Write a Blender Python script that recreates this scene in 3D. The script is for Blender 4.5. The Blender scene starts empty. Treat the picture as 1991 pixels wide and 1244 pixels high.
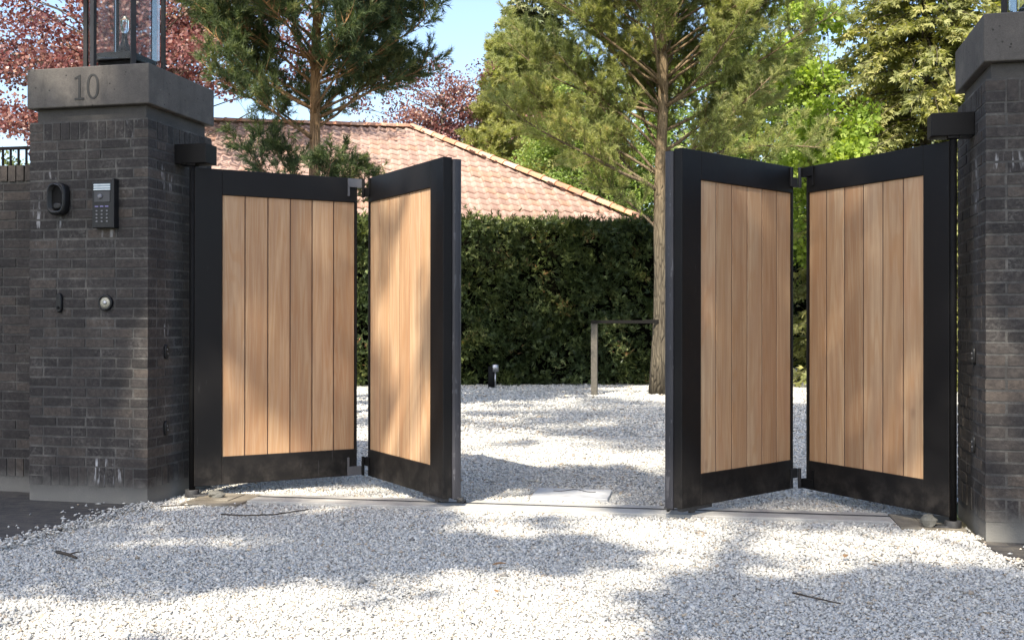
import bpy, math, random
import numpy as np
from mathutils import Vector, Matrix

R = math.radians
SC = bpy.context.scene
COL = SC.collection

# ---------------------------------------------------------------- camera
CAM_H, YAW, PITCH, ROLL, FPX = 1.14, 0.2257, 0.0019, -0.0011, 2062.86
cam = bpy.data.cameras.new("camera")
cam.sensor_width = 36.0
cam.lens = 36.0 * FPX / 1991.0
cam.clip_start, cam.clip_end = 0.05, 2000
camo = bpy.data.objects.new("camera", cam)
COL.objects.link(camo)
fw = Vector((-math.sin(YAW) * math.cos(PITCH), math.cos(YAW) * math.cos(PITCH), math.sin(PITCH)))
camo.location = (0, 0, CAM_H)
q = fw.to_track_quat('-Z', 'Y')
camo.rotation_mode = 'QUATERNION'
camo.rotation_quaternion = q @ Vector((0, 0, 1)).rotation_difference(Vector((0, 0, 1))) @ Matrix.Rotation(-ROLL, 4, 'Z').to_quaternion()
SC.camera = camo

# ---------------------------------------------------------------- light
SUN_FROM = Vector((-0.15, -1.0, 1.18)).normalized()
sun_el = math.asin(SUN_FROM.z)
sun_az = math.atan2(SUN_FROM.x, SUN_FROM.y)
world = bpy.data.worlds.new("World")
SC.world = world
world.use_nodes = True
wn, wl = world.node_tree.nodes, world.node_tree.links
sky = wn.new("ShaderNodeTexSky")
sky.sky_type = 'NISHITA'
sky.sun_disc = False
sky.sun_elevation = sun_el
sky.sun_rotation = sun_az
sky.air_density, sky.dust_density, sky.ozone_density = 1.0, 2.2, 0.9
wl.new(sky.outputs[0], wn["Background"].inputs[0])
wn["Background"].inputs[1].default_value = 0.15
sun = bpy.data.lights.new("sun", 'SUN')
sun.energy = 4.7
sun.angle = R(0.55)
sun.color = (1.0, 0.91, 0.76)
suno = bpy.data.objects.new("sun", sun)
suno.rotation_euler = (-SUN_FROM).to_track_quat('-Z', 'Y').to_euler()
COL.objects.link(suno)
vs = SC.view_settings
vs.view_transform, vs.look, vs.gamma, vs.use_curve_mapping = 'Standard', 'None', 1.0, False
vs.exposure = 1.2
SC.cycles.max_bounces = 8
SC.cycles.diffuse_bounces = 4
SC.cycles.transparent_max_bounces = 12

# ---------------------------------------------------------------- helpers
def tag(o, label=None, cat=None, group=None, kind=None):
    if label: o["label"] = label
    if cat: o["category"] = cat
    if group: o["group"] = group
    if kind: o["kind"] = kind
    return o

def thing(name, label, cat, loc=(0, 0, 0), rz=0.0, group=None):
    o = bpy.data.objects.new(name, None)
    o.empty_display_size = 0.2
    o.location = loc
    o.rotation_euler = (0, 0, rz)
    COL.objects.link(o)
    return tag(o, label, cat, group)

def link(name, me, parent=None, bevel=0.0):
    o = bpy.data.objects.new(name, me)
    COL.objects.link(o)
    if parent: o.parent = parent
    if bevel:
        b = o.modifiers.new("Bevel", 'BEVEL')
        b.width, b.segments, b.limit_method = bevel, 2, 'ANGLE'
    return o

class MB:
    """collects shapes of ONE object"""
    def __init__(s):
        s.v, s.f, s.m, s.r, s.sm = [], [], [], [], []
    def face(s, idx, m=0, r=0.5, smooth=False):
        s.f.append(idx); s.m.append(m); s.r.append(r); s.sm.append(smooth)
    def box(s, lo, hi, m=0, r=0.5, T=None):
        b = len(s.v)
        for z in (lo[2], hi[2]):
            for y in (lo[1], hi[1]):
                for x in (lo[0], hi[0]):
                    p = Vector((x, y, z))
                    s.v.append(tuple(T @ p) if T else tuple(p))
        for q in ((0, 2, 3, 1), (4, 5, 7, 6), (0, 1, 5, 4), (2, 6, 7, 3), (0, 4, 6, 2), (1, 3, 7, 5)):
            s.face([b + i for i in q], m, r)
    def loops(s, rings, m=0, r=0.5, smooth=True, cap=True, closed=True):
        b = len(s.v); n = len(rings[0])
        for ring in rings: s.v.extend(tuple(p) for p in ring)
        for i in range(len(rings) - 1):
            for j in range(n if closed else n - 1):
                k = (j + 1) % n
                s.face([b + i * n + j, b + i * n + k, b + (i + 1) * n + k, b + (i + 1) * n + j], m, r, smooth)
        if cap:
            s.face([b + j for j in range(n)][::-1], m, r)
            s.face([b + (len(rings) - 1) * n + j for j in range(n)], m, r)
    def tube(s, pts, rad, n=8, m=0, r=0.5, cap=True, smooth=True):
        pts = [Vector(p) for p in pts]
        if not isinstance(rad, (list, tuple, np.ndarray)): rad = [rad] * len(pts)
        rings = []
        up = None
        for i, p in enumerate(pts):
            d = (pts[min(i + 1, len(pts) - 1)] - pts[max(i - 1, 0)]).normalized()
            if up is None:
                up = Vector((1, 0, 0)) if abs(d.x) < 0.8 else Vector((0, 1, 0))
            a = (up - d * up.dot(d))
            a.normalize(); up = a
            c = d.cross(a)
            rings.append([p + (a * math.cos(2 * math.pi * k / n) + c * math.sin(2 * math.pi * k / n)) * rad[i] for k in range(n)])
        s.loops(rings, m, r, smooth, cap)
    def prism(s, poly, y0, y1, m=0, r=0.5, T=None, smooth=False):
        """poly in (x,z), extruded along y"""
        rings = []
        for y in (y0, y1):
            ring = [Vector((p[0], y, p[1])) for p in poly]
            rings.append([T @ p for p in ring] if T else ring)
        s.loops(rings, m, r, smooth, True)
    def build(s, name, mats, parent=None, bevel=0.0):
        me = bpy.data.meshes.new(name)
        me.from_pydata(s.v, [], s.f)
        for mt in (mats if isinstance(mats, (list, tuple)) else [mats]): me.materials.append(mt)
        me.polygons.foreach_set("material_index", s.m)
        me.polygons.foreach_set("use_smooth", s.sm)
        at = me.attributes.new("rnd", 'FLOAT', 'FACE')
        at.data.foreach_set("value", s.r)
        me.update()
        return link(name, me, parent, bevel)

def np_mesh(name, V, F, rnd, mats, parent=None, smooth=False, mi=None):
    """V (n,3), F (m,k) int, rnd (m,) per-face value"""
    me = bpy.data.meshes.new(name)
    n, m, k = len(V), len(F), F.shape[1]
    me.vertices.add(n); me.vertices.foreach_set("co", np.asarray(V, np.float32).ravel())
    me.loops.add(m * k); me.loops.foreach_set("vertex_index", np.asarray(F, np.int32).ravel())
    me.polygons.add(m)
    me.polygons.foreach_set("loop_start", np.arange(m, dtype=np.int32) * k)
    for mt in (mats if isinstance(mats, (list, tuple)) else [mats]): me.materials.append(mt)
    if mi is not None: me.polygons.foreach_set("material_index", np.asarray(mi, np.int32))
    if smooth: me.polygons.foreach_set("use_smooth", np.ones(m, bool))
    at = me.attributes.new("rnd", 'FLOAT', 'FACE')
    at.data.foreach_set("value", np.asarray(rnd, np.float32))
    me.update(calc_edges=True)
    return link(name, me, parent)

# ---------------------------------------------------------------- node helpers
class NT:
    def __init__(s, name):
        s.mat = bpy.data.materials.new(name)
        s.mat.use_nodes = True
        s.t = s.mat.node_tree
        s.p = s.t.nodes["Principled BSDF"]
        s.out = s.t.nodes["Material Output"]
    def n(s, ty, **kw):
        nd = s.t.nodes.new("ShaderNode" + ty)
        for k, v in kw.items(): setattr(nd, k, v)
        return nd
    def set(s, sock, v):
        if hasattr(v, 'node'): s.t.links.new(v, sock)
        elif v is not None:
            if isinstance(v, tuple) and len(v) == 3 and sock.type == 'RGBA': v = (*v, 1)
            sock.default_value = v
    def coord(s, scale=(1, 1, 1), off=None):
        tc = s.n("TexCoord"); mp = s.n("Mapping")
        s.set(mp.inputs[0], tc.outputs["Object"])
        mp.inputs["Scale"].default_value = scale
        if off is not None: s.set(mp.inputs["Location"], off)
        return mp.outputs[0]
    def noise(s, vec, scale, detail=4, rough=0.55, dist=0.0):
        nd = s.n("TexNoise")
        s.set(nd.inputs["Vector"], vec)
        for k, v in (("Scale", scale), ("Detail", detail), ("Roughness", rough), ("Distortion", dist)): nd.inputs[k].default_value = v
        return nd.outputs[0]
    def voro(s, vec, scale, feature='F1', out="Distance"):
        nd = s.n("TexVoronoi", feature=feature)
        s.set(nd.inputs["Vector"], vec); nd.inputs["Scale"].default_value = scale
        return nd.outputs[out]
    def ramp(s, fac, stops, interp='LINEAR'):
        nd = s.n("ValToRGB"); cr = nd.color_ramp; cr.interpolation = interp
        while len(cr.elements) < len(stops): cr.elements.new(0.5)
        for e, (p, c) in zip(cr.elements, stops):
            e.position = p; e.color = (*c, 1) if len(c) == 3 else c
        s.set(nd.inputs[0], fac)
        return nd.outputs[0]
    def rng(s, v, a, b, c=0.0, d=1.0):
        nd = s.n("MapRange"); nd.interpolation_type = 'SMOOTHSTEP'
        s.set(nd.inputs[0], v)
        for i, x in enumerate((a, b, c, d)): nd.inputs[i + 1].default_value = x
        return nd.outputs[0]
    def math(s, op, a, b=None, c=None):
        nd = s.n("Math", operation=op)
        for i, x in enumerate((a, b, c)):
            if x is not None: s.set(nd.inputs[i], x)
        return nd.outputs[0]
    def mix(s, fac, a, b, mode='MIX'):
        nd = s.n("Mix", data_type='RGBA', blend_type=mode)
        s.set(nd.inputs[0], fac); s.set(nd.inputs[6], a); s.set(nd.inputs[7], b)
        return nd.outputs[2]
    def rnd(s):
        nd = s.n("Attribute"); nd.attribute_name = "rnd"
        return nd.outputs["Fac"]
    def bump(s, h, strength=0.3, dist=0.01):
        nd = s.n("Bump"); s.set(nd.inputs["Height"], h)
        nd.inputs["Strength"].default_value = strength; nd.inputs["Distance"].default_value = dist
        s.set(s.p.inputs["Normal"], nd.outputs[0])
    def fin(s, col=None, rough=0.6, metal=0.0, spec=None):
        if col is not None: s.set(s.p.inputs["Base Color"], col)
        s.set(s.p.inputs["Roughness"], rough)
        s.p.inputs["Metallic"].default_value = metal
        if spec is not None: s.p.inputs["Specular IOR Level"].default_value = spec
        return s.mat

def m_plain(name, c1, c2, scale=8.0, rough=0.6, metal=0.0, bump=0.15, spec=None, detail=5):
    t = NT(name); v = t.coord()
    n = t.noise(v, scale, detail)
    t.bump(t.noise(v, scale * 6, 3), bump, 0.004)
    return t.fin(t.ramp(n, [(0.3, c1), (0.7, c2)]), rough, metal, spec)

def m_leaf(name, stops, rough=0.55, trans=0.35, tmul=(1.2, 1.25, 0.5), spec=0.25):
    t = NT(name)
    rn = t.rnd()
    col = t.ramp(rn, stops)
    v = t.coord()
    big = t.noise(v, 0.9, 2)
    col = t.mix(t.rng(big, 0.35, 0.65, 0.0, 0.55), col, t.mix(1.0, col, (1.25, 1.12, 0.75), 'MULTIPLY'))
    t.fin(col, rough, 0, spec)
    tr = t.n("BsdfTranslucent"); t.set(tr.inputs[0], t.mix(1.0, col, tmul, 'MULTIPLY'))
    mx = t.n("MixShader"); mx.inputs[0].default_value = trans
    t.t.links.new(t.p.outputs[0], mx.inputs[1]); t.t.links.new(tr.outputs[0], mx.inputs[2])
    t.t.links.new(mx.outputs[0], t.out.inputs[0])
    return t.mat

# ---------------------------------------------------------------- materials
def mk_brick(name, stain=None):
    t = NT(name); v = t.coord(); rn = t.rnd()
    base = t.ramp(rn, [(0.0, (0.025, 0.0225, 0.022)), (0.35, (0.034, 0.0305, 0.030)), (0.65, (0.042, 0.037, 0.035)), (0.85, (0.050, 0.043, 0.039)), (1.0, (0.064, 0.053, 0.046))])
    mott = t.noise(v, 38, 5, 0.65)
    col = t.mix(t.rng(mott, 0.3, 0.72), t.mix(1.0, base, (0.72, 0.72, 0.74), 'MULTIPLY'), t.mix(1.0, base, (1.35, 1.33, 1.3), 'MULTIPLY'))
    smear = t.math('MULTIPLY', t.rng(t.noise(v, 5, 6, 0.75), 0.46, 0.72), t.rng(t.noise(v, 60, 3, 0.6), 0.4, 0.7))
    col = t.mix(t.math('MULTIPLY', smear, 0.8), col, (0.115, 0.108, 0.10))
    sp = t.rng(t.noise(v, 150, 2, 0.5), 0.73, 0.78)
    col = t.mix(t.math('MULTIPLY', sp, 0.5), col, (0.33, 0.33, 0.34))
    # cement wash at the foot of the brickwork
    sep = t.n("SeparateXYZ"); t.set(sep.inputs[0], v)
    foot = t.math('SUBTRACT', sep.outputs[2], t.math('MULTIPLY', t.noise(v, 9, 4), 0.16))
    col = t.mix(t.rng(foot, -0.02, 0.09, 0.75, 0.0), col, (0.155, 0.15, 0.138))
    if stain:
        for (sx, sy, sz, rx, rz, k) in stain:
            dx = t.math('DIVIDE', t.math('SUBTRACT', sep.outputs[0], sx), rx)
            dy = t.math('DIVIDE', t.math('SUBTRACT', sep.outputs[1], sy), rx)
            dz = t.math('DIVIDE', t.math('SUBTRACT', sep.outputs[2], sz), rz)
            dd = t.math('SQRT', t.math('ADD', t.math('ADD', t.math('MULTIPLY', dx, dx), t.math('MULTIPLY', dy, dy)), t.math('MULTIPLY', dz, dz)))
            drip = t.noise(t.coord((34, 34, 5)), 1.0, 4, 0.6)
            mk = t.math('MULTIPLY', t.rng(dd, 0.5, 1.0, 1.0, 0.0), t.rng(drip, 0.53, 0.66))
            col = t.mix(t.math('MULTIPLY', mk, k), col, (0.42, 0.42, 0.43))
    t.bump(t.noise(v, 90, 5, 0.65), 0.5, 0.004)
    return t.fin(col, 0.82, 0, 0.3)

def mk_mortar(name):
    t = NT(name); v = t.coord()
    n = t.noise(v, 5, 8, 0.78)
    col = t.ramp(n, [(0.3, (0.032, 0.031, 0.031)), (0.48, (0.056, 0.054, 0.052)), (0.6, (0.10, 0.095, 0.088)), (0.72, (0.16, 0.152, 0.14))])
    sep = t.n("SeparateXYZ"); t.set(sep.inputs[0], v)
    col = t.mix(t.rng(sep.outputs[2], 0.02, 0.17, 0.85, 0.0), col, (0.17, 0.165, 0.15))
    t.bump(t.noise(v, 120, 4), 0.5, 0.004)
    return t.fin(col, 0.9)

STAINS = [(-3.99, 5.92, 0.20, 0.20, 0.10, 0.95), (-4.30, 5.92, 2.08, 0.16, 0.05, 0.5), (-3.78, 5.92, 2.33, 0.12, 0.10, 0.6), (-4.29, 5.92, 1.77, 0.07, 0.10, 0.5), (-3.93, 5.92, 1.66, 0.13, 0.09, 0.45), (-4.50, 5.92, 1.8, 0.08, 0.22, 0.6), (-3.69, 6.13, 2.05, 0.12, 0.12, 0.5), (-3.69, 6.13, 1.06, 0.07, 0.08, 0.7), (1.17, 6.2, 1.9, 0.14, 0.2, 0.6), (1.25, 5.93, 1.98, 0.14, 0.08, 0.6)]
M_BRICK = mk_brick("dark_clinker_brick", STAINS)
M_BRICKW = mk_brick("wall_clinker_brick")
M_MORTAR = mk_mortar("dark_mortar")

def mk_stone(name, c1, c2, pits=True):
    t = NT(name); v = t.coord()
    n = t.noise(v, 5, 6, 0.65)
    col = t.ramp(n, [(0.3, c1), (0.7, c2)])
    fine = t.noise(v, 160, 3, 0.6)
    col = t.mix(t.rng(fine, 0.35, 0.65, 0, 0.5), col, t.mix(1.0, col, (0.6, 0.6, 0.6), 'MULTIPLY'))
    if pits:
        bl = t.rng(t.noise(v, 3.2, 7, 0.75), 0.46, 0.66)
        col = t.mix(t.math('MULTIPLY', bl, 0.55), col, (0.155, 0.142, 0.125))
        dk = t.rng(t.noise(t.coord((6, 6, 1.5)), 1.6, 6, 0.7), 0.52, 0.7)
        col = t.mix(t.math('MULTIPLY', dk, 0.5), col, (0.04, 0.038, 0.036))
        pv = t.voro(v, 26)
        pit = t.rng(pv, 0.08, 0.2, 1.0, 0.0)
        pick = t.rng(t.noise(v, 11, 2), 0.5, 0.6)
        pit = t.math('MULTIPLY', pit, pick)
        col = t.mix(t.math('MULTIPLY', pit, 0.8), col, (0.012, 0.012, 0.012))
        lt = t.math('MULTIPLY', t.rng(t.voro(v, 19), 0.04, 0.09, 1.0, 0.0), t.rng(t.noise(v, 8, 2), 0.55, 0.6))
        col = t.mix(t.math('MULTIPLY', lt, 0.5), col, (0.3, 0.29, 0.28))
        t.bump(t.math('SUBTRACT', fine, t.math('MULTIPLY', pit, 3.0)), 0.35, 0.004)
    else:
        t.bump(fine, 0.3, 0.003)
    return t.fin(col, 0.85, 0, 0.3)

M_CAP = mk_stone("basalt_cap_stone", (0.078, 0.072, 0.068), (0.118, 0.108, 0.10))
M_NECK = mk_stone("dark_render", (0.055, 0.052, 0.051), (0.082, 0.077, 0.072), False)
M_CONC = mk_stone("pale_concrete", (0.32, 0.31, 0.29), (0.48, 0.47, 0.44), False)
M_SAND = mk_stone("sandy_concrete", (0.14, 0.118, 0.088), (0.27, 0.245, 0.20), False)
M_NUM = m_plain("dark_number_paint", (0.012, 0.012, 0.012), (0.02, 0.02, 0.02), 20, 0.7)

def mk_frame():
    t = NT("black_powder_coat"); v = t.coord()
    n = t.noise(v, 2.2, 6, 0.7)
    col = t.ramp(n, [(0.3, (0.0040, 0.0037, 0.0039)), (0.75, (0.0072, 0.0064, 0.0066))])
    sep = t.n("SeparateXYZ"); t.set(sep.inputs[0], v)
    dust = t.math('MULTIPLY', t.rng(sep.outputs[2], 0.05, 0.32, 1.0, 0.0), t.rng(t.noise(v, 7, 6, 0.7), 0.38, 0.7))
    col = t.mix(t.math('MULTIPLY', dust, 0.5), col, (0.07, 0.062, 0.055))
    scr = t.math('MULTIPLY', t.rng(t.noise(t.coord((60, 60, 5)), 1, 3), 0.68, 0.74), t.rng(t.noise(v, 3, 2), 0.5, 0.65))
    col = t.mix(t.math('MULTIPLY', scr, 0.35), col, (0.12, 0.12, 0.125))
    t.bump(t.noise(v, 260, 2), 0.12, 0.002)
    return t.fin(col, t.rng(n, 0.3, 0.7, 0.5, 0.65), 0, 0.25)
M_FRAME = mk_frame()
M_HINGE = m_plain("grey_hinge_steel", (0.075, 0.076, 0.085), (0.11, 0.11, 0.12), 14, 0.5, 0.0)
M_BLACK = m_plain("matt_black_metal", (0.005, 0.005, 0.0055), (0.009, 0.009, 0.0095), 10, 0.7, 0, .1, .15)
M_TUBE = m_plain("lantern_dark_metal", (0.016, 0.016, 0.018), (0.026, 0.026, 0.029), 12, 0.6, 0, .1, .3)

def mk_rubber():
    t = NT("grey_rubber_edge"); v = t.coord()
    col = t.ramp(t.noise(v, 3, 5), [(0.3, (0.018, 0.018, 0.023)), (0.7, (0.030, 0.030, 0.038))])
    dash = t.math('MULTIPLY', t.rng(t.noise(t.coord((70, 70, 6)), 1.0, 2), 0.56, 0.62), t.rng(t.noise(t.coord((3, 3, 26)), 1.0, 2), 0.5, 0.56))
    col = t.mix(t.math('MULTIPLY', dash, 0.35), col, (0.14, 0.14, 0.155))
    return t.fin(col, 0.5)
M_RUBBER = mk_rubber()

def mk_wood(name, warm=(1, 1, 1)):
    t = NT(name); rn = t.rnd()
    off = t.n("CombineXYZ")
    t.set(off.inputs[0], t.math('MULTIPLY', rn, 37.0)); t.set(off.inputs[1], t.math('MULTIPLY', rn, 11.0)); t.set(off.inputs[2], t.math('MULTIPLY', rn, 53.0))
    v = t.coord((1, 1, 1), off.outputs[0])
    st = t.n("VectorMath", operation='MULTIPLY'); t.set(st.inputs[0], v); st.inputs[1].default_value = (13, 13, 0.75)
    warp = t.noise(st.outputs[0], 0.55, 3, 0.5, 1.2)
    # growth rings: sine over a strongly warped stretched field
    ring = t.math('SINE', t.math('MULTIPLY', warp, 62.0))
    fib = t.n("VectorMath", operation='MULTIPLY'); t.set(fib.inputs[0], v); fib.inputs[1].default_value = (150, 150, 3.0)
    fine = t.noise(fib.outputs[0], 1.0, 5, 0.7)
    mid = t.noise(st.outputs[0], 2.2, 5, 0.6)
    pale, dark = (0.475, 0.343, 0.217), (0.355, 0.226, 0.137)
    col = t.mix(t.rng(mid, 0.3, 0.72), dark, pale)
    col = t.mix(t.math('MULTIPLY', t.rng(ring, -0.2, 1.0), 0.42), col, (0.36, 0.20, 0.095))
    col = t.mix(t.math('MULTIPLY', t.rng(fine, 0.45, 0.75), 0.45), col, (0.35, 0.195, 0.10))
    red = t.rng(t.noise(t.coord((3.5, 3.5, 0.9), off.outputs[0]), 1.0, 3), 0.5, 0.75)
    col = t.mix(t.math('MULTIPLY', red, 0.45), col, (0.44, 0.24, 0.135))
    tone = t.ramp(rn, [(0.0, (0.80, 0.74, 0.70)), (0.3, (1.10, 1.09, 1.08)), (0.6, (0.92, 0.84, 0.78)), (0.8, (1.02, 0.96, 0.90)), (1.0, (1.15, 1.15, 1.14))])
    col = t.mix(1.0, col, tone, 'MULTIPLY')
    kn = t.math('MULTIPLY', t.rng(t.voro(t.coord((5, 5, 2.2), off.outputs[0]), 1.0), 0.03, 0.12, 1.0, 0.0), t.rng(rn, 0.88, 0.9))
    col = t.mix(t.math('MULTIPLY', kn, 0.35), col, (0.16, 0.08, 0.05))
    t.bump(t.math('ADD', fine, t.math('MULTIPLY', ring, 0.15)), 0.18, 0.002)
    return t.fin(col, 0.55, 0, 0.3)
M_WOOD = mk_wood("oiled_iroko_boards")

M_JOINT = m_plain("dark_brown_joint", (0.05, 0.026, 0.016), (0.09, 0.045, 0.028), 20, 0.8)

def mk_gravel_sheet():
    t = NT("gravel_bed"); v = t.coord()
    a = t.n("TexVoronoi"); t.set(a.inputs[0], v); a.inputs["Scale"].default_value = 75
    c = t.ramp(a.outputs["Color"], [(0.0, (0.33, 0.325, 0.31)), (0.3, (0.50, 0.49, 0.455)), (0.7, (0.58, 0.565, 0.52)), (1.0, (0.42, 0.42, 0.41))])
    gap = t.rng(a.outputs["Distance"], 0.42, 0.72)
    c = t.mix(t.math('MULTIPLY', gap, 0.8), c, (0.27, 0.265, 0.245))
    big = t.noise(v, 1.1, 4, 0.6)
    c = t.mix(t.rng(big, 0.42, 0.7, 0.0, 0.28), c, (0.30, 0.285, 0.255))
    t.bump(t.math('SUBTRACT', 1.0, a.outputs["Distance"]), 1.0, 0.012)
    return t.fin(c, 0.9)
M_GSHEET = mk_gravel_sheet()

def mk_pebble():
    t = NT("white_gravel_stone"); v = t.coord(); rn = t.rnd()
    c = t.ramp(rn, [(0.0, (0.16, 0.15, 0.135)), (0.025, (0.32, 0.315, 0.30)), (0.12, (0.45, 0.45, 0.44)), (0.4, (0.51, 0.50, 0.465)), (0.7, (0.57, 0.555, 0.505)), (0.90, (0.64, 0.62, 0.57)), (0.955, (0.50, 0.42, 0.32)), (1.0, (0.30, 0.25, 0.20))])
    c = t.mix(t.rng(t.noise(v, 90, 3), 0.4, 0.7, 0, 0.35), c, t.mix(1.0, c, (0.7, 0.69, 0.67), 'MULTIPLY'))
    return t.fin(c, 0.85, 0, 0.3)
M_PEBBLE = mk_pebble()

def mk_pavers():
    t = NT("dark_clay_pavers"); v = t.coord()
    b = t.n("TexBrick"); t.set(b.inputs["Vector"], v)
    b.inputs["Scale"].default_value = 1.0; b.inputs["Brick Width"].default_value = 0.21; b.inputs["Row Height"].default_value = 0.063
    b.inputs["Mortar Size"].default_value = 0.004
    t.set(b.inputs["Color1"], (0.026, 0.025, 0.026)); t.set(b.inputs["Color2"], (0.058, 0.052, 0.048)); t.set(b.inputs["Mortar"], (0.075, 0.068, 0.056))
    n = t.noise(v, 9, 6, 0.7)
    c = t.mix(t.rng(n, 0.42, 0.7, 0, 0.75), b.outputs[0], (0.10, 0.088, 0.07))
    lit = t.rng(t.noise(v, 85, 3, 0.6), 0.66, 0.72)
    c = t.mix(t.math('MULTIPLY', lit, 0.6), c, (0.17, 0.13, 0.085))
    t.bump(t.math('ADD', t.math('MULTIPLY', b.outputs["Fac"], -1.0), t.noise(v, 70, 4)), 0.5, 0.006)
    return t.fin(c, 0.8)
M_PAVER = mk_pavers()

def mk_ground():
    t = NT("garden_soil_and_grass"); v = t.coord()
    n = t.noise(v, 1.4, 8, 0.7); g = t.noise(v, 45, 3)
    c = t.mix(t.rng(n, 0.4, 0.6), (0.05, 0.075, 0.022), (0.075, 0.055, 0.035))
    c = t.mix(t.rng(g, 0.4, 0.7, 0, 0.5), c, (0.035, 0.05, 0.018))
    t.bump(g, 0.8, 0.02)
    return t.fin(c, 0.95)
M_GROUND = mk_ground()

def mk_bark(name, c1, c2, c3, top=None, z0=3.0, z1=5.5):
    t = NT(name); v = t.coord((17, 17, 2.6))
    n = t.noise(v, 1.0, 6, 0.7, 0.6); cr = t.voro(v, 1.3, 'DISTANCE_TO_EDGE')
    c = t.ramp(n, [(0.25, c1), (0.5, c2), (0.75, c3)])
    c = t.mix(t.rng(cr, 0.0, 0.16, 0.38, 0.0), c, (c1[0] * 0.4, c1[1] * 0.4, c1[2] * 0.4))
    if top:
        tc = t.n("TexCoord"); sep = t.n("SeparateXYZ"); t.set(sep.inputs[0], tc.outputs["Object"])
        k = t.math('ADD', sep.outputs[2], t.math('MULTIPLY', t.noise(v, 0.6, 3), 1.6))
        tone = t.ramp(n, [(0.25, (top[0] * 0.55, top[1] * 0.5, top[2] * 0.5)), (0.7, top)])
        c = t.mix(t.rng(k, z0, z1), c, tone)
    t.bump(t.math('ADD', n, t.rng(cr, 0, 0.15)), 0.7, 0.02)
    return t.fin(c, 0.9, 0, 0.2)
M_PINEBARK = mk_bark("scots_pine_bark", (0.055, 0.046, 0.035), (0.11, 0.093, 0.068), (0.17, 0.145, 0.10), (0.25, 0.19, 0.115), 2.6, 5.6)
M_PINEBARK2 = mk_bark("dark_pine_bark", (0.08, 0.06, 0.045), (0.15, 0.105, 0.07), (0.21, 0.15, 0.10), (0.34, 0.20, 0.09), 3.2, 5.4)
M_BARK = mk_bark("grey_bark", (0.05, 0.043, 0.035), (0.10, 0.085, 0.065), (0.16, 0.14, 0.11))
M_NEEDLE_A = m_leaf("dark_pine_needles", [(0, (0.03, 0.052, 0.030)), (0.45, (0.068, 0.10, 0.048)), (0.8, (0.12, 0.15, 0.065)), (1, (0.20, 0.20, 0.09))], 0.5, 0.3, (1.1, 1.2, 0.6))
M_NEEDLE_B = m_leaf("olive_pine_needles", [(0, (0.13, 0.16, 0.065)), (0.4, (0.27, 0.31, 0.13)), (0.8, (0.38, 0.41, 0.19)), (0.95, (0.46, 0.46, 0.24)), (1, (0.50, 0.41, 0.25))], 0.5, 0.48, (1.1, 1.15, 0.6))
M_NEEDLE_H = m_leaf("pale_green_needles", [(0, (0.14, 0.17, 0.07)), (0.5, (0.28, 0.31, 0.13)), (1, (0.42, 0.43, 0.20))], 0.5, 0.45)
M_SPRUCE = m_leaf("dull_spruce_needles", [(0, (0.075, 0.095, 0.055)), (0.5, (0.16, 0.185, 0.10)), (0.85, (0.24, 0.25, 0.14)), (1, (0.31, 0.25, 0.16))], 0.6, 0.15)
M_FIR = m_leaf("golden_conifer_sprays", [(0, (0.10, 0.12, 0.045)), (0.4, (0.22, 0.24, 0.10)), (0.8, (0.33, 0.34, 0.15)), (1, (0.43, 0.40, 0.19))], 0.55, 0.4)
M_BEECH = m_leaf("copper_beech_leaves", [(0, (0.055, 0.022, 0.03)), (0.4, (0.15, 0.062, 0.07)), (0.72, (0.27, 0.15, 0.14)), (0.93, (0.44, 0.32, 0.27)), (1, (0.22, 0.19, 0.09))], 0.4, 0.35, (1.3, 0.8, 0.8), 0.5)
M_MAPLE = m_leaf("lime_maple_leaves", [(0, (0.13, 0.21, 0.04)), (0.5, (0.25, 0.36, 0.07)), (1, (0.40, 0.50, 0.13))], 0.5, 0.5, (1.2, 1.2, 0.5))
M_HORN = m_leaf("fresh_hornbeam_leaves", [(0, (0.10, 0.165, 0.045)), (0.5, (0.20, 0.285, 0.08)), (1, (0.31, 0.39, 0.14))], 0.5, 0.45)
M_HEDGE = m_leaf("yew_hedge_sprays", [(0, (0.018, 0.029, 0.013)), (0.4, (0.045, 0.068, 0.028)), (0.75, (0.115, 0.15, 0.060)), (0.95, (0.26, 0.30, 0.13)), (1, (0.28, 0.16, 0.085))], 0.45, 0.2)
M_OAK = m_leaf("shade_tree_leaves", [(0, (0.04, 0.075, 0.02)), (1, (0.09, 0.15, 0.04))], 0.5, 0.12)
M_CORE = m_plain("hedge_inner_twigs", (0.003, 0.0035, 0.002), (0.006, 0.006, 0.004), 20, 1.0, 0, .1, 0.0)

def mk_tile(name, stops):
    t = NT(name); v = t.coord(); rn = t.rnd()
    c = t.ramp(rn, stops)
    c = t.mix(t.rng(t.noise(v, 3.0, 6, 0.7), 0.42, 0.68, 0, 0.42), c, (0.24, 0.18, 0.15))
    c = t.mix(t.rng(t.noise(v, 30, 4, 0.6), 0.42, 0.7, 0, 0.4), c, t.mix(1.0, c, (1.25, 1.2, 1.12), 'MULTIPLY'))
    t.bump(t.noise(v, 60, 4), 0.3, 0.006)
    return t.fin(c, 0.85, 0, 0.25)
M_TILE = mk_tile("weathered_clay_tiles", [(0, (0.23, 0.155, 0.13)), (0.35, (0.30, 0.205, 0.175)), (0.7, (0.35, 0.25, 0.215)), (0.9, (0.31, 0.185, 0.135)), (1, (0.25, 0.195, 0.17))])
M_RIDGE = mk_tile("orange_ridge_tiles", [(0, (0.45, 0.20, 0.11)), (0.5, (0.52, 0.28, 0.18)), (1, (0.56, 0.36, 0.26))])
M_PLASTER = m_plain("white_house_render", (0.55, 0.54, 0.5), (0.65, 0.63, 0.6), 3, 0.9)
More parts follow.
